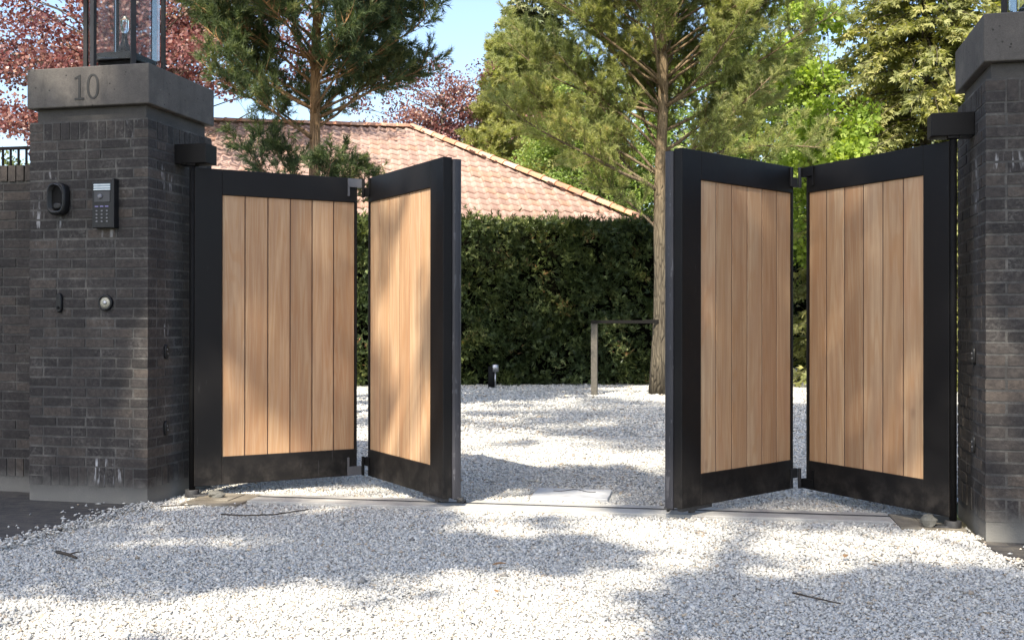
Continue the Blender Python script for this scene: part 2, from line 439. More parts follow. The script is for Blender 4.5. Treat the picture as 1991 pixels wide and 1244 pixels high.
M_STAKE = m_plain("weathered_stake_wood", (0.06, 0.055, 0.044), (0.11, 0.10, 0.082), 22, 0.85, 0, 0.5)
M_STRAP = m_plain("dark_strap", (0.008, 0.008, 0.008), (0.014, 0.013, 0.012), 30, 0.9, 0, .1, .1)
M_STEEL = m_plain("brushed_steel", (0.38, 0.38, 0.40), (0.52, 0.52, 0.54), 30, 0.38, 0.9)
M_GALV = m_plain("galvanised_steel", (0.30, 0.31, 0.32), (0.44, 0.45, 0.46), 16, 0.5, 0.6)
M_SLOT = m_plain("dark_rail_slot", (0.02, 0.02, 0.022), (0.05, 0.05, 0.052), 30, 0.6)
M_COVER = m_plain("pale_cover_plate", (0.34, 0.345, 0.35), (0.46, 0.465, 0.47), 9, 0.6, 0.0)
M_TWIG = m_plain("dry_twig", (0.035, 0.027, 0.02), (0.075, 0.058, 0.042), 60, 0.9)
M_DRYLEAF = m_plain("dry_leaf", (0.17, 0.09, 0.04), (0.30, 0.18, 0.08), 40, 0.8)
M_ROCK = mk_stone("mossy_stone", (0.10, 0.098, 0.085), (0.19, 0.185, 0.165), False)
M_PLASTIC = m_plain("black_plastic", (0.007, 0.007, 0.008), (0.011, 0.011, 0.012), 10, 0.45, 0, .1, .35)
M_PLASTIC2 = m_plain("dark_grey_plastic", (0.028, 0.028, 0.033), (0.042, 0.042, 0.048), 10, 0.45)
M_LABEL = m_plain("blue_grey_name_strip", (0.16, 0.22, 0.28), (0.24, 0.31, 0.37), 30, 0.3)
M_LABELW = m_plain("white_name_line", (0.55, 0.6, 0.62), (0.65, 0.7, 0.72), 30, 0.35)
M_KEYW = m_plain("pale_key_mark", (0.12, 0.12, 0.13), (0.18, 0.18, 0.19), 30, 0.5)
M_VIOLET = m_plain("violet_key", (0.16, 0.14, 0.32), (0.22, 0.20, 0.42), 30, 0.4)
M_BELL = m_plain("brass_bell_face", (0.26, 0.25, 0.20), (0.40, 0.38, 0.31), 40, 0.4, 0.3)
M_LENS = m_plain("dark_lens", (0.10, 0.10, 0.115), (0.15, 0.15, 0.17), 30, 0.15)
tg = NT("lantern_glass")
tg.p.inputs["Transmission Weight"].default_value = 1.0; tg.p.inputs["IOR"].default_value = 1.18
M_GLASS = tg.fin((0.90, 0.93, 0.92), 0.03)

# ---------------------------------------------------------------- ground, paving, gravel
def sheet(name, poly, z, mat, kind="structure", sub=None):
    me = bpy.data.meshes.new(name)
    me.from_pydata([(x, y, z) for x, y in poly], [], [list(range(len(poly)))])
    me.materials.append(mat)
    return tag(link(name, me), kind=kind)
sheet("ground", [(-300, -300), (300, -300), (300, 300), (-300, 300)], -0.012, M_GROUND)
sheet("gravel_driveway", [(-3.74, 2.0), (-3.64, 5.7), (-3.64, 8.6), (-14, 8.9), (-14, 19.2), (-2, 20.6), (0.5, 28.5), (5, 28.5), (4.5, 8.7), (1.14, 8.4), (1.13, 6.1), (1.22, 5.0), (1.32, 2.0)], -0.004, M_GSHEET)
p1 = sheet("pavement", [(-9, 2.0), (-3.735, 2.0), (-3.635, 5.7), (-3.66, 6.0), (-9, 6.9)], 0.0, M_PAVER)
p2 = sheet("pavement.001", [(1.325, 2.0), (6, 2.0), (6, 6.4), (1.13, 6.1), (1.225, 5.0)], 0.0, M_PAVER)

rs = np.random.RandomState(7)
def stones(P, size, rng):
    """chips of crushed stone: irregular octahedra"""
    n = len(P)
    base = np.array([[1, 0, 0], [-1, 0, 0], [0, 1, 0], [0, -1, 0], [0, 0, 1], [0, 0, -1]], float)
    F0 = np.array([[0, 2, 4], [2, 1, 4], [1, 3, 4], [3, 0, 4], [2, 0, 5], [1, 2, 5], [3, 1, 5], [0, 3, 5]])
    V = base[None] * (1 + 0.35 * rng.randn(n, 6, 1)) + 0.28 * rng.randn(n, 6, 3)
    V *= np.stack([rng.uniform(0.75, 1.35, n), rng.uniform(0.6, 1.1, n), rng.uniform(0.45, 0.8, n)], 1)[:, None]
    V *= size[:, None, None]
    a = rng.uniform(0, 2 * np.pi, n); b = rng.randn(n) * 0.35
    ca, sa, cb, sb = np.cos(a), np.sin(a), np.cos(b), np.sin(b)
    y = V[..., 1] * cb[:, None] - V[..., 2] * sb[:, None]; z = V[..., 1] * sb[:, None] + V[..., 2] * cb[:, None]
    x = V[..., 0].copy()
    V[..., 0] = x * ca[:, None] - y * sa[:, None]; V[..., 1] = x * sa[:, None] + y * ca[:, None]; V[..., 2] = z
    V += P[:, None]
    F = (F0[None] + 6 * np.arange(n)[:, None, None]).reshape(-1, 3)
    rnd = np.repeat(rng.rand(n), 8)
    return V.reshape(-1, 3), F, rnd
def in_view(P, m=0.12):
    c, s = math.cos(YAW), math.sin(YAW)
    r = P[:, 0] * c + P[:, 1] * s; d = -P[:, 0] * s + P[:, 1] * c
    return (np.abs(r / np.maximum(d, .1)) < 0.4826 + m) & (d > 2.8)
def scatter(n, x0, x1, y0, y1, smin, smax, cond=None):
    P = np.stack([rs.uniform(x0, x1, n), rs.uniform(y0, y1, n), np.zeros(n)], 1)
    k = in_view(P)
    if cond is not None: k &= cond(P)
    P = P[k]
    sz = rs.uniform(smin, smax, len(P)) * (1 + 0.7 * (rs.rand(len(P)) > 0.95)) * rs.uniform(.7, 1.15, len(P))
    P[:, 2] = sz * rs.uniform(0.1, 0.5, len(P)) - 0.002
    return P, sz
wob = lambda y: 0.035 * np.sin(y * 9.1) + 0.03 * np.sin(y * 23.7 + 1)
edge = lambda P: (P[:, 0] > -3.70 + 0.03 * (P[:, 1] - 4.7) + wob(P[:, 1]) + 0.02 * rs.randn(len(P))) & (P[:, 0] < 1.27 - 0.105 * (P[:, 1] - 4.6) + wob(P[:, 1] + 3) + 0.02 * rs.randn(len(P)))
norail = lambda P: ~((np.abs(P[:, 1] - (6.34 + 0.05 * (P[:, 0] + 1.9))) < 0.10 + 0.05 * rs.rand(len(P))) & (P[:, 0] > -3.5))
nocov = lambda P: ~((np.abs(P[:, 0] + 1.16) < 0.27) & (np.abs(P[:, 1] - 6.88) < 0.2))
sets = [scatter(150000, -3.9, 1.5, 3.0, 5.2, 0.0052, 0.0092, edge),
        scatter(90000, -3.7, 1.3, 5.2, 7.2, 0.006, 0.0100, lambda P: edge(P) & norail(P) & nocov(P)),
        scatter(70000, -4.2, 1.6, 7.2, 10.5, 0.008, 0.013),
        scatter(50000, -6.5, 2.0, 10.5, 19.0, 0.012, 0.020, lambda P: P[:, 1] < 19.0 + 0.25 * (P[:, 0] + 3.5))]
# strays on the paving, and a low windrow along the gravel edge
st = []
for k in range(170):
    y = rs.uniform(3.6, 5.95)
    st.append((-3.70 + 0.03 * (y - 4.7) - abs(rs.randn()) * 0.22, y, 0.006))
for k in range(120):
    y = rs.uniform(4.2, 5.9)
    st.append((1.27 - 0.105 * (y - 4.6) + abs(rs.randn()) * 0.16, y, 0.006))
for k in range(1500):
    y = rs.uniform(3.6, 5.9); h = rs.rand()
    st.append((-3.69 + 0.03 * (y - 4.7) + rs.randn() * 0.05, y, 0.004 + 0.022 * h))
st = np.array(st); sets.append((st, rs.uniform(0.006, 0.012, len(st))))
P = np.concatenate([a for a, b in sets]); S = np.concatenate([b for a, b in sets])
V, F, rn = stones(P, S, rs)
tag(np_mesh("gravel", V, F, rn, M_PEBBLE), "loose white crushed stone gravel covering the driveway", "gravel", kind="stuff")

# ---------------------------------------------------------------- brickwork
def brick_ring(mb, x0, x1, y0, y1, zb, zt, rng, J=0.0135, L=0.193, C=0.0625, D=0.095):
    nrow = int(round((zt - zb) / C)); C = (zt - zb) / nrow
    def run(a, b, first_full):
        out = []; p = a
        if not first_full: out.append((p, min(p + 0.0975 - J / 2, b))); p = out[-1][1] + J
        while p < b - 0.02:
            l = L if rng.random() > 0.22 else 0.092
            e = min(p + l, b)
            if b - e < 0.05: e = b
            out.append((p, e)); p = e + J
        return out
    for i in range(nrow):
        z0 = zb + i * C + J / 2; z1 = zb + (i + 1) * C - J / 2
        even = i % 2 == 0
        jit = lambda: rng.uniform(-0.0022, 0.0022)
        xa, xb = (x0, x1) if even else (x0 + D + J, x1 - D - J)
        for (p, e) in run(xa, xb, even or rng.random() > 0.5):
            r = rng.random(); j = jit()
            mb.box((p, y0 + j, z0 + jit() * .6), (e, y0 + D, z1 + jit() * .6), 0, r)
            mb.box((p, y1 - D, z0), (e, y1 - j, z1), 0, rng.random())
        ya, yb = (y0 + D + J, y1 - D - J) if even else (y0, y1)
        for (p, e) in run(ya, yb, not even or rng.random() > 0.5):
            j = jit()
            mb.box((x1 - D, p, z0 + jit() * .6), (x1 + j, e, z1 + jit() * .6), 0, rng.random())
            mb.box((x0 - j, p, z0), (x0 + D, e, z1), 0, rng.random())

def soldier_ring(mb, x0, x1, y0, y1, zb, zt, rng, J=0.0105, W=0.052, D=0.095, Q=0.095):
    h = (zt - zb)
    for (cx0, cx1) in ((x0, x0 + Q), (x1 - Q, x1)):
        for (cy0, cy1) in ((y0, y0 + Q), (y1 - Q, y1)):
            for k in range(2):
                mb.box((cx0, cy0, zb + k * h / 2 + 0.004), (cx1, cy1, zb + (k + 1) * h / 2 - 0.005), 0, rng.random())
    for (a, b, ax) in ((x0 + Q + J, x1 - Q - J, 0), (y0 + Q + J, y1 - Q - J, 1)):
        n = max(1, int(round((b - a + J) / (W + J)))); st = (b - a + J) / n
        for k in range(n):
            p, e = a + k * st, a + (k + 1) * st - J
            j = rng.uniform(-0.003, 0.002)
            t0, t1 = zb + 0.005 + rng.uniform(-.003, .003), zt - 0.005 + rng.uniform(-.003, .003)
            if ax == 0:
                mb.box((p, y0 + j, t0), (e, y0 + D, t1), 0, rng.random() * .8)
                mb.box((p, y1 - D, t0), (e, y1 - j, t1), 0, rng.random() * .8)
            else:
                mb.box((x1 - D, p, t0), (x1 - j, e, t1), 0, rng.random() * .8)
                mb.box((x0 + j, p, t0), (x0 + D, e, t1), 0, rng.random() * .8)

def pillar(label, x0, x1, y0, y1, seed, number=None):
    rng = random.Random(seed)
    t = thing("gate_pillar", label, "gate pillar", ((x0 + x1) / 2, (y0 + y1) / 2, 0), 0, "brick gate pillars")
    inv = (-(x0 + x1) / 2, -(y0 + y1) / 2, 0)
    o = 0.012
    bx0, bx1, by0, by1 = x0 + o, x1 - o, y0 + o, y1 - o
    mb = MB()
    mb.box((bx0 + .0025, by0 + .0025, -0.05), (bx1 - .0025, by1 - .0025, 2.408), 1)
    # plinth wash
    soldier_ring(mb, bx0, bx1, by0, by1, 0.10, 0.225, rng)
    brick_ring(mb, bx0, bx1, by0, by1, 0.225, 2.285, rng)
    soldier_ring(mb, bx0, bx1, by0, by1, 2.285, 2.402, rng)
    s = mb.build("brick_shaft", [M_BRICK, M_MORTAR], t)
    # keep world-placed stains: object origin stays at the world origin
    s.location = inv
    mb = MB(); n = 0.045
    mb.box((x0 + n, y0 + n, 2.408), (x1 - n, y1 - n, 2.495), 0)
    mb.build("neck", M_NECK, t, 0.004).location = inv
    mb = MB(); mb.box((x0, y0, 2.495), (x1, y1, 2.7466), 0)
    c = mb.build("cap", M_CAP, t, 0.007); c.location = inv
    return t, c, inv

PLX0, PLX1, PLY0, PLY1 = -4.5385, -3.6711, 5.9101, 6.726
PRX0, PRX1, PRY0, PRY1 = 1.1554, 2.02, 5.9267, 6.735
pl, capl, invl = pillar("dark brick pillar with intercom panel and the house number 10 on its cap", PLX0, PLX1, PLY0, PLY1, 3)
pr, capr, invr = pillar("dark brick pillar at the frame edge, bare face with no intercom or number", PRX0, PRX1, PRY0, PRY1, 11)

# house number 10 on the cap
mb = MB()
def ring_digit(cx, cz, rx, rz, tx, tz, y0, y1, n=28):
    rings = []
    for (y, k) in ((y0, 0), (y0, 1), (y1, 1), (y1, 0), (y0, 0)):
        ring = []
        for i in range(n):
            a = 2 * math.pi * i / n
            ax, az = (rx, rz) if k == 0 else (rx - tx, rz - tz)
            ring.append((cx + ax * math.copysign(abs(math.cos(a)) ** 0.9, math.cos(a)), y, cz + az * math.copysign(abs(math.sin(a)) ** 0.9, math.sin(a))))
        rings.append(ring)
    mb.loops(rings, 0, 0.5, False, False)
NY0, NY1 = PLY0 - 0.003, PLY0 + 0.004
ring_digit(-4.062, 2.617, 0.044, 0.079, 0.017, 0.012, NY0, NY1)
mb.prism([(-4.166, 2.541), (-4.149, 2.541), (-4.149, 2.694), (-4.160, 2.694), (-4.166, 2.688)], NY0, NY1)
mb.prism([(-4.192, 2.668), (-4.168, 2.674), (-4.1665, 2.689), (-4.192, 2.679)], NY0, NY1)
mb.prism([(-4.192, 2.537), (-4.124, 2.537), (-4.124, 2.5495), (-4.192, 2.5495)], NY0 - .0005, NY1)
o = mb.build("house_number", M_NUM, capl)

# ---------------------------------------------------------------- garden wall + railing on it
wt = thing("brick_wall", "dark brick garden wall running off behind the intercom pillar", "wall", (-4.53, 6.21, 0), R(3.0))
rng = random.Random(5)
mb = MB()
mb.box((-4.0, 0.004, -0.05), (0, 0.32, 2.06), 1)
row = 0
z = 0.11
nrow = 29; C = (2.075 - 0.225) / nrow
for i in range(nrow):
    p = -rng.uniform(0.05, 0.2)
    e = 0.0
    while e > -4.0:
        p = e - (0.195 if rng.random() > .25 else .092)
        mb.box((p, rng.uniform(-.002, .002), 0.225 + i * C + .006), (e, 0.1, 0.225 + (i + 1) * C - .006), 0, rng.random())
        e = p - 0.0115
e = 0
while e > -4.0:
    mb.box((e - .052, rng.uniform(-.003, .002), 0.105), (e, 0.1, 0.22), 0, rng.random()); e -= 0.0625
mb.build("brickwork", [M_BRICKW, M_MORTAR], wt)
mb = MB(); e = 0
while e > -4.0:
    j = rng.uniform(-.004, .004)
    mb.box((e - .052, -0.012 + j, 2.079 + rng.uniform(-.003, .003)), (e, 0.332, 2.185 + j), 0, 0.5 + rng.random() * .5); e -= 0.0615
mb.box((-4.0, 0.0, 2.062), (0, 0.32, 2.165), 1)
mb.build("coping", [M_BRICKW, M_MORTAR], wt)
rt = thing("metal_railing", "thin black metal railing with upright bars above the garden wall", "railing", (-4.45, 6.40, 2.17), R(3.0))
mb = MB()
mb.box((-4.0, -.012, 0.155), (0.0, .012, 0.175)); mb.box((-4.0, -.012, 0.0), (0.0, .012, 0.02))
mb.build("rails", M_BLACK, rt)
mb = MB()
x = -0.03
while x > -3.95:
    mb.box((x - .006, -.006, -0.01), (x + .006, .006, 0.156)); x -= 0.06
b = mb.build("upright_bars", M_BLACK, rt); tag(b, kind="stuff")

# ---------------------------------------------------------------- lanterns
def lantern(cx, cy, label, rz0):
    t = thing("lantern", label, "lantern", (cx, cy, 2.7466), rz0, "lanterns on the gate pillars")
    Rr, H = 0.255, 0.78
    mb = MB(); mb.tube([(0, 0, 0.001), (0, 0, 0.018)], [Rr * .97, Rr * .97], 6, smooth=False); mb.build("base_ring", M_TUBE, t)
    mb = MB(); mb.box((-.145, -.145, .105), (.145, .145, .155)); mb.box((-.12, -.12, .02), (.12, .12, .105), 1)
    pl_ = mb.build("base_plate", [M_TUBE, M_BLACK], t, .004); pl_.rotation_euler.z = -rz0
    for k in range(6):
        a = k * math.pi / 3
        mb = MB(); T = Matrix.Translation((Rr * math.cos(a), Rr * math.sin(a), 0)) @ Matrix.Rotation(a, 4, 'Z')
        mb.box((-.013, -.016, .0), (.013, .016, H), T=T)
        mb.build("post", M_TUBE, t, .002)
    mb = MB(); mb.tube([(0, 0, .155), (0, 0, .22), (0, 0, .27), (0, 0, .31)], [.04, .034, .018, .018], 12); mb.build("lamp_holder", M_TUBE, t)
    mb = MB(); mb.tube([(0, 0, .31), (0, 0, .34), (0, 0, .40), (0, 0, .43)], [.014, .026, .028, .008], 12); mb.build("bulb", M_GLASS, t)
    for k in range(6):
        a = (k + .5) * math.pi / 3
        mb = MB(); T = Matrix.Rotation(a, 4, 'Z') @ Matrix.Translation((Rr * .80, 0, 0))
        mb.box((-.0015, -.105, .10), (.0015, .105, H - .03), T=T)
        mb.build("glass_pane", M_GLASS, t)
    mb = MB(); mb.tube([(0, 0, H), (0, 0, H + .04), (0, 0, H + .25), (0, 0, H + .30)], [Rr * 1.12, Rr * 1.12, .06, .02], 6, smooth=False); mb.build("roof", M_TUBE, t)
lantern((PLX0 + PLX1) / 2, (PLY0 + PLY1) / 2, "black lantern with glass panes on the pillar marked 10", YAW + R(2))
lantern((PRX0 + PRX1) / 2, (PRY0 + PRY1) / 2, "black lantern mostly out of view on the unmarked pillar cap", YAW - R(6))

# ---------------------------------------------------------------- things fixed on the pillars
FY = PLY0 + 0.012   # brick face of the intercom pillar
def oval(cx, cz, rx, rz, n=24, p=0.8):
    out = []
    for i in range(n):
        a = 2 * math.pi * i / n
        out.append((cx + rx * math.copysign(abs(math.cos(a)) ** p, math.cos(a)), cz + rz * math.copysign(abs(math.sin(a)) ** p, math.sin(a))))
    return out
def oval_rings(mb, cx, cz, steps, m=0, p=0.8, n=24, close_front=True, T=None):
    rings = []
    for (rx, rz, y, dz) in steps:
        rings.append([(x, y, z) for x, z in oval(cx, cz + dz, rx, rz, n, p)])
    mb.loops(rings, m, 0.5, True, True)

# fingerprint reader: rounded hood with a dark recess
t = thing("fingerprint_reader", "black rounded hooded fingerprint reader with a dark recess", "reader", (-4.298, FY, 1.913))
mb = MB()
oval_rings(mb, 0, 0, [(.066, .098, .002, 0), (.070, .102, -.02, 0), (.069, .101, -.05, .0), (.060, .092, -.062, .0), (.052, .084, -.062, .004), (.047, .078, -.028, .006)], 0, 0.62)
mb.build("hood", M_PLASTIC, t)
mb = MB(); oval_rings(mb, 0, -.045, [(.038, .024, -.030, 0), (.032, .020, -.042, 0), (.018, .012, -.046, 0)], 0, .7)
mb.build("sensor_pad", M_PLASTIC, t)
mb = MB(); oval_rings(mb, 0, .006, [(.0465, .0775, -.0285, 0), (.0445, .0755, -.031, 0)], 0, .62); mb.build("recess", M_BLACK, t)
mb = MB(); mb.tube([(.052, -.060, .03), (.045, -.064, .062), (.025, -.065, .083), (0, -.065, .090)], .0035, 6); mb.build("edge_trim", M_PLASTIC2, t)

# intercom panel
t = thing("intercom_panel", "tall black intercom panel with name strip, camera lens and keypad", "intercom", (-3.966, FY, 1.872))
mb = MB(); mb.box((-.078, -.045, -.148), (.066, .002, .142)); mb.box((.066, -.052, -.150), (.080, .002, .158))
mb.build("housing", M_PLASTIC, t, .004)
mb = MB(); mb.box((-.066, -.0475, .086), (.05, -.044, .127)); mb.build("name_strip", M_LABEL, t)
mb = MB()
for z in (.120, .105, .090): mb.box((-.066, -.0495, z - .003), (.05, -.0472, z + .003))
mb.build("name_lines", M_LABELW, t)
mb = MB(); mb.box((-.062, -.0485, .012), (.048, -.044, .080)); mb.build("camera_window", M_PLASTIC2, t, .004)
mb = MB(); mb.tube([(-.02, -.046, .048), (-.02, -.055, .048), (-.02, -.057, .048)], [.017, .015, .008], 16); mb.build("camera_lens", M_LENS, t)
for i, x in enumerate((-.046, -.010, .026)):
    mb = MB(); mb.box((x - .012, -.0475, -.018), (x + .012, -.044, -.011)); mb.build("call_button", M_VIOLET, t)
for r_ in range(4):
    for x in (-.046, -.010, .026):
        mb = MB(); z = -.042 - r_ * .022; mb.box((x - .006, -.0475, z - .0045), (x + .006, -.044, z + .0045)); mb.build("key", M_KEYW, t, .001)

# oval key switch
t = thing("key_switch", "small upright black oval key switch cover under the fingerprint reader", "key switch", (-4.302, FY, 1.257))
mb = MB(); oval_rings(mb, 0, 0, [(.021, .062, .002, 0), (.021, .062, -.014, 0), (.016, .055, -.022, 0)], 0, .75); mb.build("cover", M_PLASTIC, t)
mb = MB(); oval_rings(mb, 0, -.03, [(.009, .011, -.02, 0), (.008, .010, -.026, 0)], 0, 1); mb.build("lock_barrel", M_BLACK, t)

# doorbell
t = thing("doorbell", "round doorbell with pale brass face in a black ring", "doorbell", (-3.974, FY, 1.258))
mb = MB()
oval_rings(mb, 0, 0, [(.050, .050, .002, 0), (.050, .050, -.014, 0), (.046, .046, -.019, 0), (.039, .039, -.019, 0), (.037, .037, -.012, 0)], 0, 1.0, 32)
mb.build("ring", M_PLASTIC, t)
mb = MB(); oval_rings(mb, 0, 0, [(.0365, .0365, -.011, 0), (.035, .035, -.0145, 0), (.02, .02, -.017, 0)], 0, 1.0, 32); mb.build("face", M_BELL, t)
mb = MB(); oval_rings(mb, .002, 0, [(.013, .013, -.016, 0), (.012, .012, -.022, 0), (.006, .006, -.024, 0)], 0, 1.0, 20); mb.build("push_button", M_STEEL, t)

# photocells on the two inner pillar flanks
def photocell(x, y, z, sgn, label):
    t = thing("photocell", label, "sensor", (x, y, z), R(90) * sgn, "gate safety photocells")
    mb = MB(); oval_rings(mb, 0, 0, [(.022, .046, .002, 0), (.022, .046, -.010, 0), (.018, .040, -.015, 0)], 0, .75); mb.build("cover", M_PLASTIC, t)
    for dz in (.014, -.012):
        mb = MB(); oval_rings(mb, -.004 * math.copysign(1, dz), dz, [(.005, .006, -.013, 0), (.004, .005, -.018, 0)], 0, 1, 12); mb.build("lens", M_KEYW, t)
xl, xr = PLX1 - .012, PRX0 + .012
photocell(xl, 6.126, .948, 1, "upper small oval sensor on the side of the numbered pillar")
photocell(xl, 6.126, .460, 1, "lower small oval sensor on the side of the numbered pillar")
photocell(xr, 6.21, .957, -1, "upper small oval sensor on the side of the unmarked pillar")
photocell(xr, 6.21, .475, -1, "lower small oval sensor on the side of the unmarked pillar")

# ---------------------------------------------------------------- bi-fold gates
GT, GB, TH = 2.139, 0.071, 0.060
def leaf(parent, h, e, stile_at_start, mirror):
    """h, e: the leaf's two ends (front face line, x,y). The wide stile is at h if stile_at_start else at e."""
    h, e = Vector((*h, 0)), Vector((*e, 0))
    L = (e - h).length; ux = (e - h) / L
    nrm = Vector((ux.y, -ux.x, 0))              # candidate front normal
    if nrm.dot(-(h + e) / 2) < 0: nrm = -nrm
    back = -nrm
    T = Matrix(((ux.x, back.x, 0, h.x), (ux.y, back.y, 0, h.y), (0, 0, 1, 0), (0, 0, 0, 1)))
    flip = T.to_3x3().determinant() < 0
    sw, tw, bw, ed = 0.178, 0.168, 0.183, 0.014
    mb = MB()
    def bx(lo, hi, m=0, r=.5): mb.box(lo, hi, m, r, T)
    a0, a1 = (sw, L - ed) if stile_at_start else (ed, L - sw)
    bx((0, 0, GB), (a0, TH, GT)); bx((a1, 0, GB), (L, TH, GT))
    bx((a0, 0, GT - tw), (a1, TH, GT)); bx((a0, 0, GB), (a1, TH, GB + bw))
    if flip:
        mb.f = [f[::-1] for f in mb.f]
    fr = mb.build("leaf_frame", M_FRAME, parent, 0.0035)
    mb = MB()
    n = 6; w = (a1 - a0) / n; z0, z1 = GB + bw, GT - tw
    for i in range(n):
        r = random.Random(int(h.x * 977 + e.y * 131) * 31 + i * 17).random()
        x0, x1 = a0 + i * w + 0.0028, a0 + (i + 1) * w - 0.0028
        yf = 0.011
        # board with small chamfers along its joints
        prof = [(x0, yf + .004), (x0 + .0035, yf), (x1 - .0035, yf), (x1, yf + .004), (x1, .045), (x0, .045)]
        rings = [[T @ Vector((p[0], p[1], z)) for p in prof] for z in (z0 + .001, z1 - .001)]
        mb.loops(rings, 0, r, False, True)
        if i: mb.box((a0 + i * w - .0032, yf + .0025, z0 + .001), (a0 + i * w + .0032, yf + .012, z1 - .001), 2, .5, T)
    mb.box((a0, .026, z0), (a1, .040, z1), 1, .5, T)
    if flip: mb.f = [f[::-1] for f in mb.f]
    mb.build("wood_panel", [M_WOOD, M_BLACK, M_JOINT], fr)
    return fr, T, L

def gate(label, hinge, th1, th2, L1, L2, gap, sgn, px):
    t = thing("folding_gate", label, "gate", (hinge[0], hinge[1], 0), 0, "bifold driveway gates")
    off = Vector((-hinge[0], -hinge[1], 0))
    e = (hinge[0] + sgn * L1 * math.cos(th1), hinge[1] + L1 * math.sin(th1))
    s = (e[0] + sgn * gap, e[1])
    e2 = (s[0] + sgn * L2 * math.cos(th2), s[1] + L2 * math.sin(th2))
    f1, T1, _ = leaf(t, hinge, e, True, sgn < 0)
    f2, T2, _ = leaf(t, s, e2, False, sgn < 0)
    f1.location = off; f2.location = off
    # rubber safety edge behind the end post, and the post's lip
    mb = MB()
    prof = [(L2 - .05, TH + .001), (L2 + .004, TH + .001), (L2 + .016, TH + .012), (L2 + .018, TH + .03), (L2 + .016, TH + .048), (L2 + .004, TH + .060), (L2 - .05, TH + .060)]
    mb.loops([[T2 @ Vector((p[0], p[1], z)) for p in prof] for z in (GB - .004, GT - .011)], 0, .5, False, True)
    mb.build("rubber_edge", M_RUBBER, f2)
    # roller carriage and guide pin under the free end
    mb = MB()
    mb.box((L2 - .30, .012, GB - .022), (L2 - .02, .05, GB - .001), 0, .5, T2)
    mb.box((L2 - .15, .020, GB - .040), (L2 - .11, .042, GB - .022), 0, .5, T2)
    mb.build("roller_carriage", M_SLOT, f2, .002)
    mb = MB(); p = T2 @ Vector((L2 - .004, TH + .045, 0)); rail_y = 6.34 + 0.05 * (p.x + 1.9)
    pb = Vector((p.x + .012, rail_y + .004, 0))
    mb.tube([(p.x, p.y, GB), (p.x, p.y, .05), (pb.x, pb.y, .035), (pb.x, pb.y, .002)], [.010, .010, .008, .008], 8)
    mb.box((p.x - .02, p.y - .02, GB - .012), (p.x + .03, p.y + .02, GB + .001))
    mb.build("guide_pin", M_SLOT, f2)
    # knuckle hinges at the fold: interlocking blocks
    for (za, zb, up) in ((GT - .128, GT - .004, True), (GB + .004, GB + .128, False)):
        zm = (za + zb) / 2
        mb = MB()
        a, b = Vector((*e, 0)), Vector((*s, 0))
        hi, lo = (zm + .002, zb), (za, zm - .002)
        A, B = (hi, lo) if up else (lo, hi)
        # block of the outer leaf, block of the inner leaf (each laps over the gap)
        mb.box((L1 - .072, -.012, A[0]), (L1 + .034, .030, A[1]), 0, .5, T1)
        mb.box((L1 - .072, -.010, za), (L1 - .058, .0, zb), 0, .5, T1)
        mb.box((-.034, -.012, B[0]), (.040, .030, B[1]), 1, .5, T2)
        mb.box((.026, -.010, za), (.040, .0, zb), 1, .5, T2)
        c = (a + b) / 2
        mb.tube([(c.x, c.y + .012, za - .004), (c.x, c.y + .012, zb + .002)], .011, 10, 1)
        mb.build("fold_hinge", [M_HINGE if sgn > 0 else M_BLACK, M_TUBE if sgn < 0 else M_BLACK], t, .0015).location = off
    # pivot tube by the pillar, its bracket on the pillar and the floor pivot
    hx, hy = hinge[0] - sgn * .024, hinge[1] + .016
    mb = MB(); mb.tube([(hx, hy, .03), (hx, hy, 2.17)], .020, 16)
    mb.build("pivot_post", M_BLACK, t).location = off
    mb = MB()
    xa, xb = sorted((px + sgn * .001, px + sgn * .225))
    mb.box((xa, hy - .03, 2.165), (xb, hy + .115, 2.292)); mb.box((hx - .03, hy - .025, 2.15), (hx + .03, hy + .035, 2.166))
    mb.build("top_bracket", M_FRAME, t, .004).location = off
    mb = MB(); mb.tube([(hx, hy, .0), (hx, hy, .05)], .045, 14); mb.box((min(hx, hx + sgn * .12), hy - .035, .0), (max(hx, hx + sgn * .12), hy + .045, .022))
    mb.build("floor_pivot", M_SLOT, t, .003).location = off
    return t

gate("folding gate hung on the numbered pillar, half open, sun streaks on its inner leaf", (-3.5447, 6.2418), .7209, -.802, 1.1109, 1.137, .0795, 1, PLX1 - .012)
gate("folding gate hung on the unmarked pillar, half open, light green seen through its fold", (1.0368, 6.2268), .8657, -.964, 1.1109, 1.137, .0795, -1, PRX0 + .012)

# ---------------------------------------------------------------- guide rail and its plates
t = thing("guide_rail", "pale concrete sill with a dark slotted gate rail across the driveway", "rail", (-1.9, 6.34, 0), math.atan(.05))
mb = MB()
mb.box((-1.22, -.165, -.03), (2.66, -.012, .019)); mb.box((-1.22, .016, -.03), (2.66, .115, .019)); mb.box((-1.22, -.012, -.03), (2.66, .016, .006))
mb.build("concrete_sill", M_CONC, t, .004)
mb = MB(); mb.box((-1.22, -.0115, .0065), (2.66, -.007, .021)); mb.box((-1.22, .011, .0065), (2.66, .0155, .021)); mb.box((-1.22, -.0065, .0065), (2.66, .0105, .009))
mb.build("steel_slot", M_SLOT, t)
mb = MB(); mb.box((-1.60, -.30, -.03), (-1.23, .12, .014)); mb.box((-1.56, -.18, .0145), (-1.34, .08, .020)); mb.build("end_plate", M_SAND, t, .006)
mb = MB(); mb.box((2.67, -.30, -.03), (3.01, .12, .014)); mb.box((2.80, -.18, .0145), (3.0, .08, .019)); mb.build("end_plate", M_SAND, t, .006)

